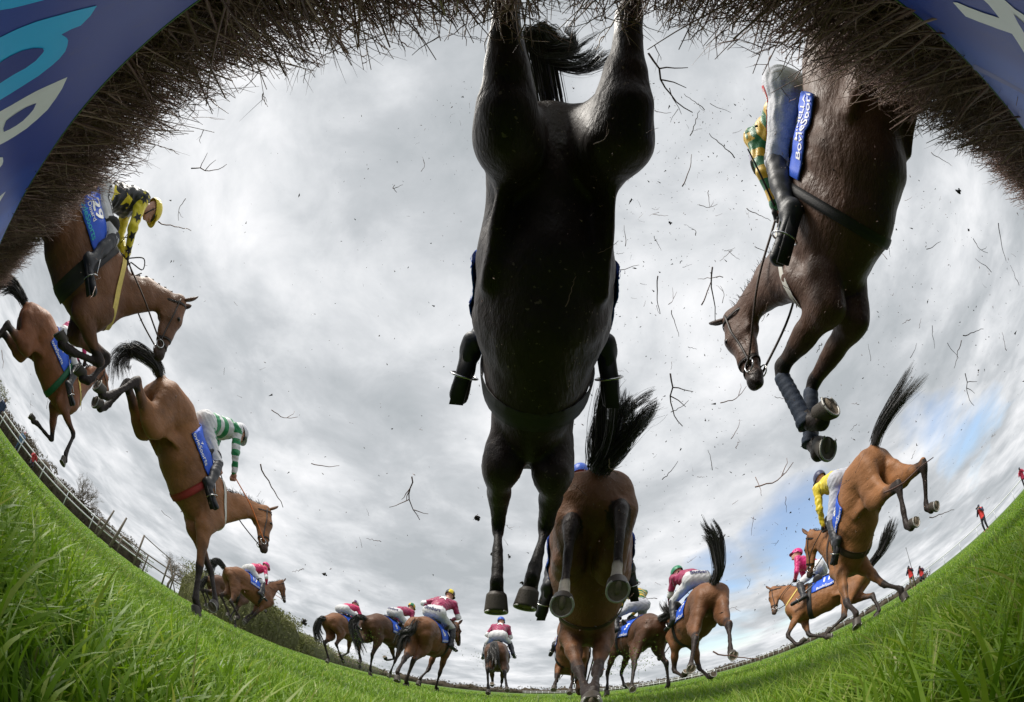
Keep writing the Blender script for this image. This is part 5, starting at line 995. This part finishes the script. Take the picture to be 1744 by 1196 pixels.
    if rein is not None:
        for sx, hand in zip((-1, 1), rein):
            a = g(.475, -.03, sx * .058); b_ = np.asarray(hand); mid = (a + b_) / 2 + Xn * sx * .07 - up * .02
            q, nn = cast(bvh, mid + Xn * sx * .5, -Xn * sx, .5)
            if q is not None and np.dot(q - mid, Xn * sx) > -.0: mid = q + Xn * sx * .012
            mb = MB(); mb.tube(catmull([a, mid, b_], 16), .0075 if vox < .015 else .009, 6); rel(mb, 'rein', STR[reinc] if sx == (1 if key in ('H5',) else -1) or reinc != 'orange' else STR['brown'])
    if wraps:
        for n in ('FL', 'FR'):
            a, b_ = J[n + '2'], J[n + '3']; d = nrm(b_ - a); L_ = np.linalg.norm(b_ - a); mb = MB(); k = np.linspace(.10, 1.02, 26)
            mb.tube([a + d * L_ * t - np.cross(d, J[n + 'R'][:, 0]) * .006 for t in k], [.041 + .003 * ((i * 7) % 3) / 2 + (.006 if i > 21 else 0) for i in range(26)], 16); rel(mb, 'leg_wrap', M_WRAP)
    # stirrup leathers and irons
    K = RID.get(key)
    if K is not None:
        for n, sx in (('L', -1), ('R', 1)):
            A = K['A' + n]; st = MB(); top = J['M'] + R @ (np.array([sx * .24, .08, .18]) * s); foot = nrm(K['T' + n] - A); c0 = A + foot * .12 - R[:, 2] * .045
            st.tube([top, c0 + R[:, 2] * .10], .008, 6); st.torus(c0 + R[:, 2] * .03, foot, .062, .005, m=20); rel(st, 'stirrup', M_STEEL)
    return J, bvh
# ------------------------------------------------------------------ riders

M_BREECH = mat_pat('breeches_white', (.66, .66, .68), (.66, .66, .68), .6)
M_BREECHG = mat_pat('breeches_grey', (.50, .51, .57), (.50, .51, .57), .6)
M_BOOT = mat('boot_leather', (.020, .021, .025), .5, var=.5, scale=25, bump=.5, bscale=40)
M_GLOVE = mat('glove_black', (.015, .015, .017), .6, var=.3, bump=.3)
M_LENS = mat('goggle_lens', (.03, .035, .04), .1, var=.2, bump=0)
M_INK = mat('print_navy', (.02, .02, .10), .6, var=.1, bump=0)
M_REDP = mat('print_red', (.55, .02, .03), .6, var=.1, bump=0)
M_BLKP = mat('print_black', (.012, .012, .014), .6, var=.1, bump=0)
M_YELP = mat('print_yellow', (.78, .62, .03), .55, var=.1, bump=0)
M_GRNP = mat('print_green', (.02, .25, .10), .6, var=.1, bump=0)

def make_rider(key, label, silk, cap, vox, breech=None, mode='plain', seat_text='', glove=True, parts=True, hoop=.16, back_star=None, leg_text=None, skin_arm=False, cap2=None):
    K = RID[key]; R = K['R']; P = K['P']; org = P - np.array([0, 0, .2]); Rt, Ru, Rh = K['Rt'], K['Ru'], K['Rh']
    root = empty('person', org, label, 'jockey', 'jockeys in racing silks')
    X = Rt[:, 0]; XU = Ru[:, 0]
    def limb(S, a, b, r0, r1, k=.025, X_=None): S.cone(a, b, r0, r1, X_, k)
    def torso(S, inf):
        S.cone(K['P'], K['waist'], (.155 + inf, .125 + inf), (.135 + inf, .105 + inf), X, .05)
        S.cone(K['waist'], K['chest'], (.135 + inf, .105 + inf), (.170 + inf, .118 + inf), XU, .05)
        S.cone(K['chest'], K['neck'] - Ru @ np.array([0, 0, .04]), (.170 + inf, .118 + inf), (.13 + inf, .075 + inf), XU, .04)
        S.cone(K['SL'], K['SR'], .058 + inf, .058 + inf, None, .05)
    def arm(S, n, inf, full=True):
        S.cone(K['S' + n], K['E' + n], .054 + inf, .042 + inf, None, .04); S.cone(K['E' + n], K['H' + n] - nrm(K['H' + n] - K['E' + n]) * .03, .040 + inf, .027 + inf * .8, None, .02)
    def seat(S, inf):
        S.cone(K['hipL'] + R @ np.array([0, -.03, .03]), K['hipR'] + R @ np.array([0, -.03, .03]), (.12 + inf, .12 + inf), (.12 + inf, .12 + inf), None, .06)
        S.cone(K['P'], K['waist'], (.15 + inf, .12 + inf), (.13 + inf, .10 + inf), X, .05)
    def thigh(S, n, inf, e=0): S.cone(K['hip' + n], K['K' + n] + nrm(K['A' + n] - K['K' + n]) * e, .090 + inf, .056 + inf, None, .04)
    def calf(S, n, inf):
        k, a = K['K' + n], K['A' + n]; S.cone(k * .92 + a * .08, k * .45 + a * .55, .055 + inf, .055 + inf, None, .02); S.cone(k * .5 + a * .5, a, .052 + inf, .036 + inf, None, .02)
    def foot(S, n, inf):
        a, t = K['A' + n], K['T' + n]; f = nrm(t - a); S.cone(a - f * .05 - R[:, 2] * .03, a + f * .01, .034 + inf, .038 + inf, None, .02); S.cone(a - f * .05 - R[:, 2] * .045, t + f * .03, (.034 + inf, .028 + inf), (.036 + inf, .024 + inf), R[:, 0], .025)
    H = K['head']; hx, hy, hz = Rh[:, 0], Rh[:, 1], Rh[:, 2]; hp = lambda x, y, z: H + hx * x + hy * y + hz * z
    def head(S):
        S.cone(K['neck'] - Ru @ np.array([0, 0, .05]), hp(0, -.015, -.06), .056, .052, None, .03)
        S.cone(hp(0, -.015, .02), hp(0, -.005, .05), (.072, .090), (.066, .085), hx, .03)
        S.cone(hp(0, .02, .0), hp(0, .042, -.075), (.062, .062), (.036, .036), hx, .03)
        S.cone(hp(0, .085, .02), hp(0, .105, -.02), .010, .015, None, .015); S.ball(hp(0, .074, -.055), .020, .02); S.ball(hp(0, .075, -.088), .018, .02)
        for sx in (-1, 1): S.ball(hp(sx * .073, -.005, -.01), (.008, .018, .022), .012); S.ball(hp(sx * .03, .083, -.035), .016, .02)
        S.cone(hp(-.035, .083, .032), hp(.035, .083, .032), .012, .012, None, .015)
    S = SDF(); torso(S, -.022); head(S); seat(S, -.030)
    for n in 'LR': arm(S, n, -.010); thigh(S, n, -.022); calf(S, n, -.010); foot(S, n, -.006)
    for n in 'LR': S.ball(K['H' + n], .026, .01)
    bv, bq = S.mesh(max(vox, .009)); obj('body', bv, bq, M_SKIN, root, org)
    # silks
    S = SDF(); torso(S, .011)
    for n in 'LR': arm(S, n, .009)
    V, Q = S.mesh(vox, 1); Nn = vnormals(V, Q)
    wr = np.sin(V[:, 0] * 55 + 3 * np.sin(V[:, 2] * 21)) * np.sin(V[:, 2] * 47 + 2 * np.sin(V[:, 1] * 33)) + .6 * np.sin(V[:, 1] * 70 + V[:, 2] * 60); V = V + Nn * (wr * .005)[:, None]
    t1, d1 = seg_t(V, K['P'], K['neck']); pat = np.zeros(len(V)); pat2 = np.zeros(len(V)); L1 = np.linalg.norm(K['neck'] - K['P'])
    arms = np.full(len(V), 9.); au = np.zeros(len(V))
    for n in 'LR':
        for a, b, o_ in (('S', 'E', 0), ('E', 'H', .29)):
            t, d = seg_t(V, K[a + n], K[b + n]); ln = np.linalg.norm(K[a + n] - K[b + n]); m = d < arms; arms[m] = d[m]; au[m] = (np.clip(t, -.1, 1.1) * ln + o_)[m]
    isarm = (arms < .072) & (arms < d1)
    if mode == 'hoops': pat = np.where(isarm, .5 + .5 * np.sin(2 * math.pi * au / hoop * 1.1), .5 + .5 * np.sin(2 * math.pi * t1 * L1 / hoop))
    if mode == 'armlet': pat = np.where(isarm & (arms < .075), np.clip(.5 + 14 * (.055 - np.abs(au - .27)) * 1., 0, 1), 0)
    if mode == 'bandsleeve': pat = np.where(isarm, .5 + .5 * np.sin(2 * math.pi * au / .13), .5 + .5 * np.sin(2 * math.pi * t1 * L1 / hoop))
    if mode == 'halved': pat = np.where(isarm, 1., 0.)
    si = obj('silks', V, Q, silk, root, org, attrs={'pat': pat, 'pat2': pat2}); sb = bvh_of(V, Q)
    # breeches
    S = SDF(); seat(S, .010)
    for n in 'LR': thigh(S, n, .009, .05)
    V2, Q2 = S.mesh(vox, 1); Nn = vnormals(V2, Q2); wr = np.sin(V2[:, 0] * 60 + 3 * np.sin(V2[:, 2] * 31)) * np.sin(V2[:, 2] * 40 + V2[:, 1] * 40); V2 = V2 + Nn * (wr * .0045)[:, None]
    br = obj('breeches', V2, Q2, breech or M_BREECH, root, org, attrs={'pat': np.zeros(len(V2))}); bb = bvh_of(V2, Q2)
    for n in 'LR':
        S = SDF(); calf(S, n, .010); foot(S, n, .008); v, q = S.mesh(max(vox * .9, .008), 1); Nn = vnormals(v, q); v = v + Nn * (np.sin(v[:, 2] * 90 + 3 * np.sin(v[:, 0] * 40)) * .0018)[:, None]
        bo = obj('boot', v, q, M_BOOT, root, org)
        if vox < .015:
            mb = MB(); a, t = K['A' + n], K['T' + n]; f = nrm(t - a); mb.box((a + t) / 2 - R[:, 2] * .062 + f * .0, (.062, .25, .012), np.array([R[:, 0], f, nrm(np.cross(R[:, 0], f))]).T); mb.build('boot_sole', M_BLKP, bo, org)
        S = SDF(); hd = nrm(K['H' + n] - K['E' + n]); sx = -1 if n == 'L' else 1; fx = nrm(R[:, 0] - hd * np.dot(R[:, 0], hd)); fu = np.cross(fx, hd); C_ = K['H' + n]
        S.cone(C_ - hd * .045, C_, (.026, .022), (.040, .020), fx, .015)
        S.cone(C_, C_ + hd * .045, (.040, .018), (.043, .016), fx, .012)
        for i, (lx, ll) in enumerate(((-.033, .9), (-.011, 1.), (.011, .97), (.033, .8))):
            kx = C_ + hd * .048 + fx * lx; a1 = kx + hd * .016 * ll - fu * .026 * ll; a2 = a1 - hd * .024 * ll - fu * .012 * ll
            S.cone(kx, a1, .0105, .010, None, .005); S.cone(a1, a2, .0098, .0085, None, .004)
        th = C_ - fx * sx * .036; S.cone(th + hd * .0, th + hd * .032 - fu * .020 - fx * sx * .006, .012, .0105, None, .008); S.cone(th + hd * .032 - fu * .020 - fx * sx * .006, th + hd * .045 - fu * .036 + fx * sx * .012, .0105, .009, None, .005)
        v, q = S.mesh(.0055 if vox < .015 else .009, 1); obj('glove' if glove else 'hand', v, q, M_GLOVE if glove else M_SKIN, root, org)
    # helmet, peak, goggles
    mb = MB(); mb.ell(hp(0, -.012, .035), (.098, .122, .105), Rh, 28, 12, 0, .60); hl = mb.build('helmet', cap, root, org, attrs={'pat': np.zeros(sum(len(v) for v in mb.V)), 'pat2': np.zeros(sum(len(v) for v in mb.V))})
    V_ = np.vstack(mb.V); lh = (V_ - H) @ Rh; aa = np.arctan2(lh[:, 0], lh[:, 1]); a_ = hl.data.attributes['pat']; a_.data.foreach_set('value', (.5 + .5 * np.sin(aa * 4)).astype(np.float32))
    pk = MB(); rows = []
    for t in np.linspace(0, 1, 6):
        aa = np.linspace(math.radians(-62), math.radians(62), 15); rows.append(np.array([hp(math.sin(a) * (.094 + .02 * t), -.012 + math.cos(a) * (.116 + .055 * t), .026 - .018 * t + .012 * math.cos(a)) for a in aa]))
    pk.add(np.vstack(rows), grid_faces(6, 15)); po = pk.build('peak', cap, hl, org, attrs={'pat': np.ones(90), 'pat2': np.zeros(90)}); md = po.modifiers.new('thick', 'SOLIDIFY'); md.thickness = .004
    if vox < .015:
        gg = MB(); aa = np.linspace(math.radians(-58), math.radians(58), 17); rows = [np.array([hp(math.sin(a) * .078, .002 + math.cos(a) * .092, z) for a in aa]) for z in (-.012, .003, .018, .030)]; gg.add(np.vstack(rows), grid_faces(4, 17)); go = gg.build('goggles', M_LENS, root, org); md = go.modifiers.new('thick', 'SOLIDIFY'); md.thickness = .012
        cs = MB(); cs.tube([hp(-.078, -.01, .01), hp(-.070, .012, -.05), hp(-.03, .04, -.108), hp(.03, .04, -.108), hp(.070, .012, -.05), hp(.078, -.01, .01)], .006, 6); cs.build('chin_strap', M_BLKP, root, org)
    # prints
    bk = -Ru[:, 1]                                                         # out of the back
    if back_star is not None:
        o_ = K['chest'] - Ru[:, 1] * .1 + Ru[:, 2] * .0
        v, t = decal(sb, star2d(), .12, o_, Ru[:, 0], Ru[:, 2], .004 + vox * .4)
        if len(t): obj('star', v, t, back_star, si, org, smooth=False)
    if seat_text:
        bo_ = K['P'] - R[:, 1] * .10 + R[:, 2] * .05
        v, t = decal(bb, text_mesh(seat_text, .03), .105, bo_, Rt[:, 0], nrm(Rt[:, 2] * .6 + R[:, 2] * .9), .004 + vox * .4)
        if len(t): obj('lettering', v, t, M_INK, br, org, smooth=False)
    if leg_text:
        txt, tm, bgm, side, dirn = leg_text
        a, b = K['hip' + side], K['K' + side]; ax = nrm(b - a); sx = 1 if side == 'R' else -1; nn = nrm(R[:, 0] * sx * .8 + R[:, 2] * .5); nn = nrm(nn - ax * np.dot(nn, ax)); ux = ax * dirn; uy = np.cross(nn, ux)
        if bgm is not None:
            V_ = np.array([(-1, -.15), (1, -.15), (1, .15), (-1, .15)]) ; v, t = decal(bb, (V_, np.array([(0, 1, 2), (0, 2, 3)])), .17, (a + b) / 2 - ax * .03, ux, uy, .003); 
            if len(t): obj('panel', v, t, bgm, br, org, smooth=False)
        v, t = decal(bb, text_mesh(txt, .03), .048 if bgm is not None else .085, (a + b) / 2 - ax * .03, ux, uy, .006)
        if len(t): obj('lettering', v, t, tm, br, org, smooth=False)
    return K, root, sb, si, org
# ------------------------------------------------------------------ the field of runners
def S_(name, A, B, **k): return mat_pat(name, A, B, **k)
MAR = (.34, .012, .085); PINK = (.62, .012, .12); WH = (.74, .74, .76)
MK = dict(
 maroon=S_('silk_maroon', MAR, WH), pink=S_('silk_pink', PINK, WH), yellow=S_('silk_yellow', (.78, .60, .03), (.78, .60, .03)), stars=S_('silk_black_yellow', (.014, .014, .016), (.80, .66, .03)),
 greengold=S_('silk_green_gold', (.012, .17, .055), (.70, .44, .03)), whitegreen=S_('silk_white_green', WH, (.012, .26, .09)), magenta=S_('silk_magenta', (.60, .01, .16), (.74, .74, .76)))
CAP = dict(yellow=S_('cap_yellow', (.80, .62, .02), (.80, .62, .02)), qyellow=S_('cap_yellow_black', (.80, .62, .02), (.03, .03, .03)), white=S_('cap_white', (.66, .66, .72), (.66, .66, .72)), grey=S_('cap_grey', (.42, .40, .52), (.42, .40, .52)), navy=S_('cap_navy', (.03, .035, .10), (.03, .035, .10)),
 blue=S_('cap_blue', (.02, .10, .55), (.02, .10, .55)), pink=S_('cap_pink', (.70, .015, .22), (.70, .015, .22)), green=S_('cap_green', (.01, .22, .10), (.01, .22, .10)), purple=S_('cap_purple', (.10, .02, .12), (.6, .6, .6)), quart=S_('cap_green_gold', (.01, .20, .08), (.75, .5, .03)))
def rein_of(k): K = RID.get(k); return (K['HL'] - K['Ru'][:, 1] * 0, K['HR']) if K else None
def go(key, label, coat, vox, rider=None, **k):
    J, bvh = make_horse(key, label, coat, TAILS[key], vox, rein=rein_of(key) if rider else None, **k)
    if rider:
        rl, silk, cap = rider[:3]; kw = rider[3] if len(rider) > 3 else {}
        return make_rider(key, rl, MK[silk], CAP[cap], max(vox * .85, .009), **kw)
def whip(a, b, lab):
    mb = MB(); mb.tube([a, a * .7 + np.array(b) * .3, b], np.array([.011, .008, .005]), 8); o = mb.build('whip', M_BLKP, None, np.asarray(a)); tag(o, lab, 'whip', 'racing whips'); return o
K, *_ = go('H1', 'nearly black horse leaping straight overhead, seen from under its belly', 'black', .0125, ('jockey hidden above the black horse overhead, only black boots showing', 'maroon', 'navy'), plate='white', girth='black', hairs=420, cloth='', name2='')
K, r_, sb, si, og = go('H2', 'big dark bay horse descending at the upper right with navy foreleg wraps', 'darkbay', .0125, ('jockey in green and gold hoops on the dark bay at upper right', 'greengold', 'grey', dict(mode='hoops', hoop=.15, breech=M_BREECHG, leg_text=('WILLIAM HILL', M_WHITE, M_REDP, 'L', -1))), plate='white', girth='black', wraps=True, name2='MINELLA', cloth='', girthw=.05, reinc='brown')
whip(K['HL'], K['HL'] + K['R'] @ np.array([-.30, -.30, -.02]), 'black whip in the hand of the jockey in green and gold hoops')
K, r_, sb, si, og = go('H3', 'bay horse with a plaited mane and number 29 cloth leaping at the left', 'bay', .013, ('jockey in black silks with yellow stars and a yellow cap', 'stars', 'yellow', dict(mode='halved', leg_text=('IRISH RACING', M_WHITE, M_BLKP, 'R', -1))), plate='yellow', girth='black', mane='plaits', girthw=.15, name2='Dinard', reinc='brown')
def put_star(c, out, up, size, m, par=None):
    ux = nrm(np.cross(up, out)); uy = np.cross(out, ux); v, t = decal(sb, star2d(), size, c, ux, uy, .005, back=.14, mx=.03)
    if len(t): obj('star', v, t, m, si, og, smooth=False)
for p, q, tt in (('SR', 'ER', .15), ('SR', 'ER', .75), ('ER', 'HR', .30), ('ER', 'HR', .75), ('SL', 'EL', .4), ('EL', 'HL', .3)):
    a, b = K[p], K[q]; c = a + (b - a) * tt; ax = nrm(b - a); sx = 1 if p.endswith('R') else -1; out = K['R'][:, 0] * sx * .9 - K['R'][:, 2] * .25; out = nrm(out - ax * np.dot(out, ax)); put_star(c, out, ax, .052, M_BLKP)
for (x, z, f) in ((.12, .05, 1), (.13, .26, 1), (-.06, .14, -1), (.05, .36, -1), (.13, .42, 1), (-.05, .0, -1)):
    c = K['P'] + K['Ru'] @ np.array([x * .3, 0, z + .05]); out = K['Ru'][:, 0] * (1 if f > 0 else .15) - K['Ru'][:, 1] * (.35 if f > 0 else 1); put_star(c + K['Ru'][:, 0] * (0 if f > 0 else x), nrm(out), K['Ru'][:, 2], .085, M_YELP)
whip(K['HR'], K['HR'] + K['R'] @ np.array([.10, -.38, -.30]), 'dark whip held low by the jockey with yellow stars')
mb = MB(); h_ = K['HR']; R_ = K['R']; mb.tube(catmull([h_, h_ + R_ @ np.array([.03, .10, .16]), h_ + R_ @ np.array([.02, .18, .10]), h_ + R_ @ np.array([.03, .05, .0]), h_ + R_ @ np.array([.02, .16, -.02]), h_ + R_ @ np.array([.0, .2, .09])], 30), .006, 6); o = mb.build('loose_rein', STR['black'], None, h_); tag(o, 'looped black end of the reins above the gloved hand of the jockey with yellow stars', 'rein')
go('H4', 'bay horse with a green girth half hidden behind the number 29 horse', 'redbay', .016, ('jockey in pink silks tucked behind the number 29 horse', 'magenta', 'pink', dict(mode='armlet')), girth='green', plate='yellow', reinc='brown', cloth='12')
K, *_ = go('H5', 'bright bay horse landing at the left with a red girth and hind feet high', 'bright', .014, ('jockey in white silks with green hoops and a white cap', 'whitegreen', 'white', dict(mode='bandsleeve', hoop=.13, glove=False, leg_text=('GAIN', M_GRNP, None, 'R', -1))), girth='red', plate='white', reinc='orange', cloth='', name2='7', mane='long', girthw=.075)
K, *_ = go('H16', 'bay horse kicking up its hind legs as it lands at the right', 'bright', .014, ('jockey in plain yellow silks leaning back at the right', 'yellow', 'navy', dict(breech=M_BREECHG)), girth='brown', plate='brown', cloth='8', name2='')
go('H13', 'bay horse with white pasterns landing at bottom centre, seen from behind and below', 'bay', .0125, ('jockey with a blue cap mostly hidden behind the bay at bottom centre', 'maroon', 'blue', dict(mode='armlet')), girth='brown', girthw=.04, plate='', socks=('HL', 'HR'), hairs=900, tspread=.20, tcurl=.35, cloth='')
go('H15', 'bay horse with its tail held straight up, cantering right of centre', 'bay', .018, ('jockey in maroon silks and a green cap with lettered white breeches', 'maroon', 'green', dict(mode='armlet', seat_text='Stobart')), plate='', cloth='3')
go('H17', 'bay horse galloping left behind the yellow-silked jockey', 'bright', .018, ('jockey in bright pink silks and a pink cap at the right', 'magenta', 'pink'), plate='yellow', cloth='11', name2='')
go('H14', 'dark brown horse close behind the bay at bottom centre', 'darkbay', .018, ('jockey in green silks with gold hoops and grey breeches, seen from behind', 'greengold', 'green', dict(mode='hoops', hoop=.12, breech=M_BREECHG)), plate='', cloth='5')
go('H6', 'dark bay horse cantering away in profile at lower left', 'bay', .02, ('jockey in pink silks and a pink cap on the horse at lower left', 'pink', 'pink', dict(mode='armlet', back_star=M_WHITE)), plate='', cloth='17', reinc='orange')
go('H7', 'dark horse without a visible rider behind the one at lower left', 'darkbay', .024, None, plate='', cloth='')
go('H8', 'bay horse with a ragged black tail, leftmost of the galloping group', 'bay', .022, ('jockey in red and white with a dark purple cap, leftmost of the galloping group', 'pink', 'purple'), plate='', cloth='2', face='none')
go('H9', 'black-brown horse in the middle of the left galloping group', 'darkbay', .022, ('jockey in maroon with a green and gold cap in the left galloping group', 'maroon', 'quart', dict(mode='armlet', seat_text='Stobart')), plate='', cloth='4')
go('H10', 'bay horse with a swinging black tail, nearest of the left galloping group', 'bay', .019, ('jockey in maroon with a yellow cap on the nearest horse of the left group', 'maroon', 'qyellow', dict(mode='armlet', seat_text='Stobart', back_star=M_WHITE)), plate='', cloth='6')
go('H11', 'dark horse galloping directly away below the overhead hooves', 'darkbay', .022, ('jockey in maroon with a white star and a blue cap galloping directly away', 'maroon', 'blue', dict(mode='armlet', back_star=M_WHITE)), plate='', cloth='')
go('H12', 'small bay horse with its head low, half hidden at bottom centre', 'bay', .022, ('dark-capped jockey mostly hidden behind the bay at bottom centre', 'maroon', 'navy'), plate='', cloth='')
for (x, y, z) in DIVOTS:
    pts_ = [np.array([x, y, z]) + RNG.normal(0, 1, 3) * np.array([.22, .22, .14]) for _ in range(150)]
    pts_ = [p for p in pts_ if p[2] > GZ]; specks('turf_spray', pts_, .004, .012, M_GRASS)
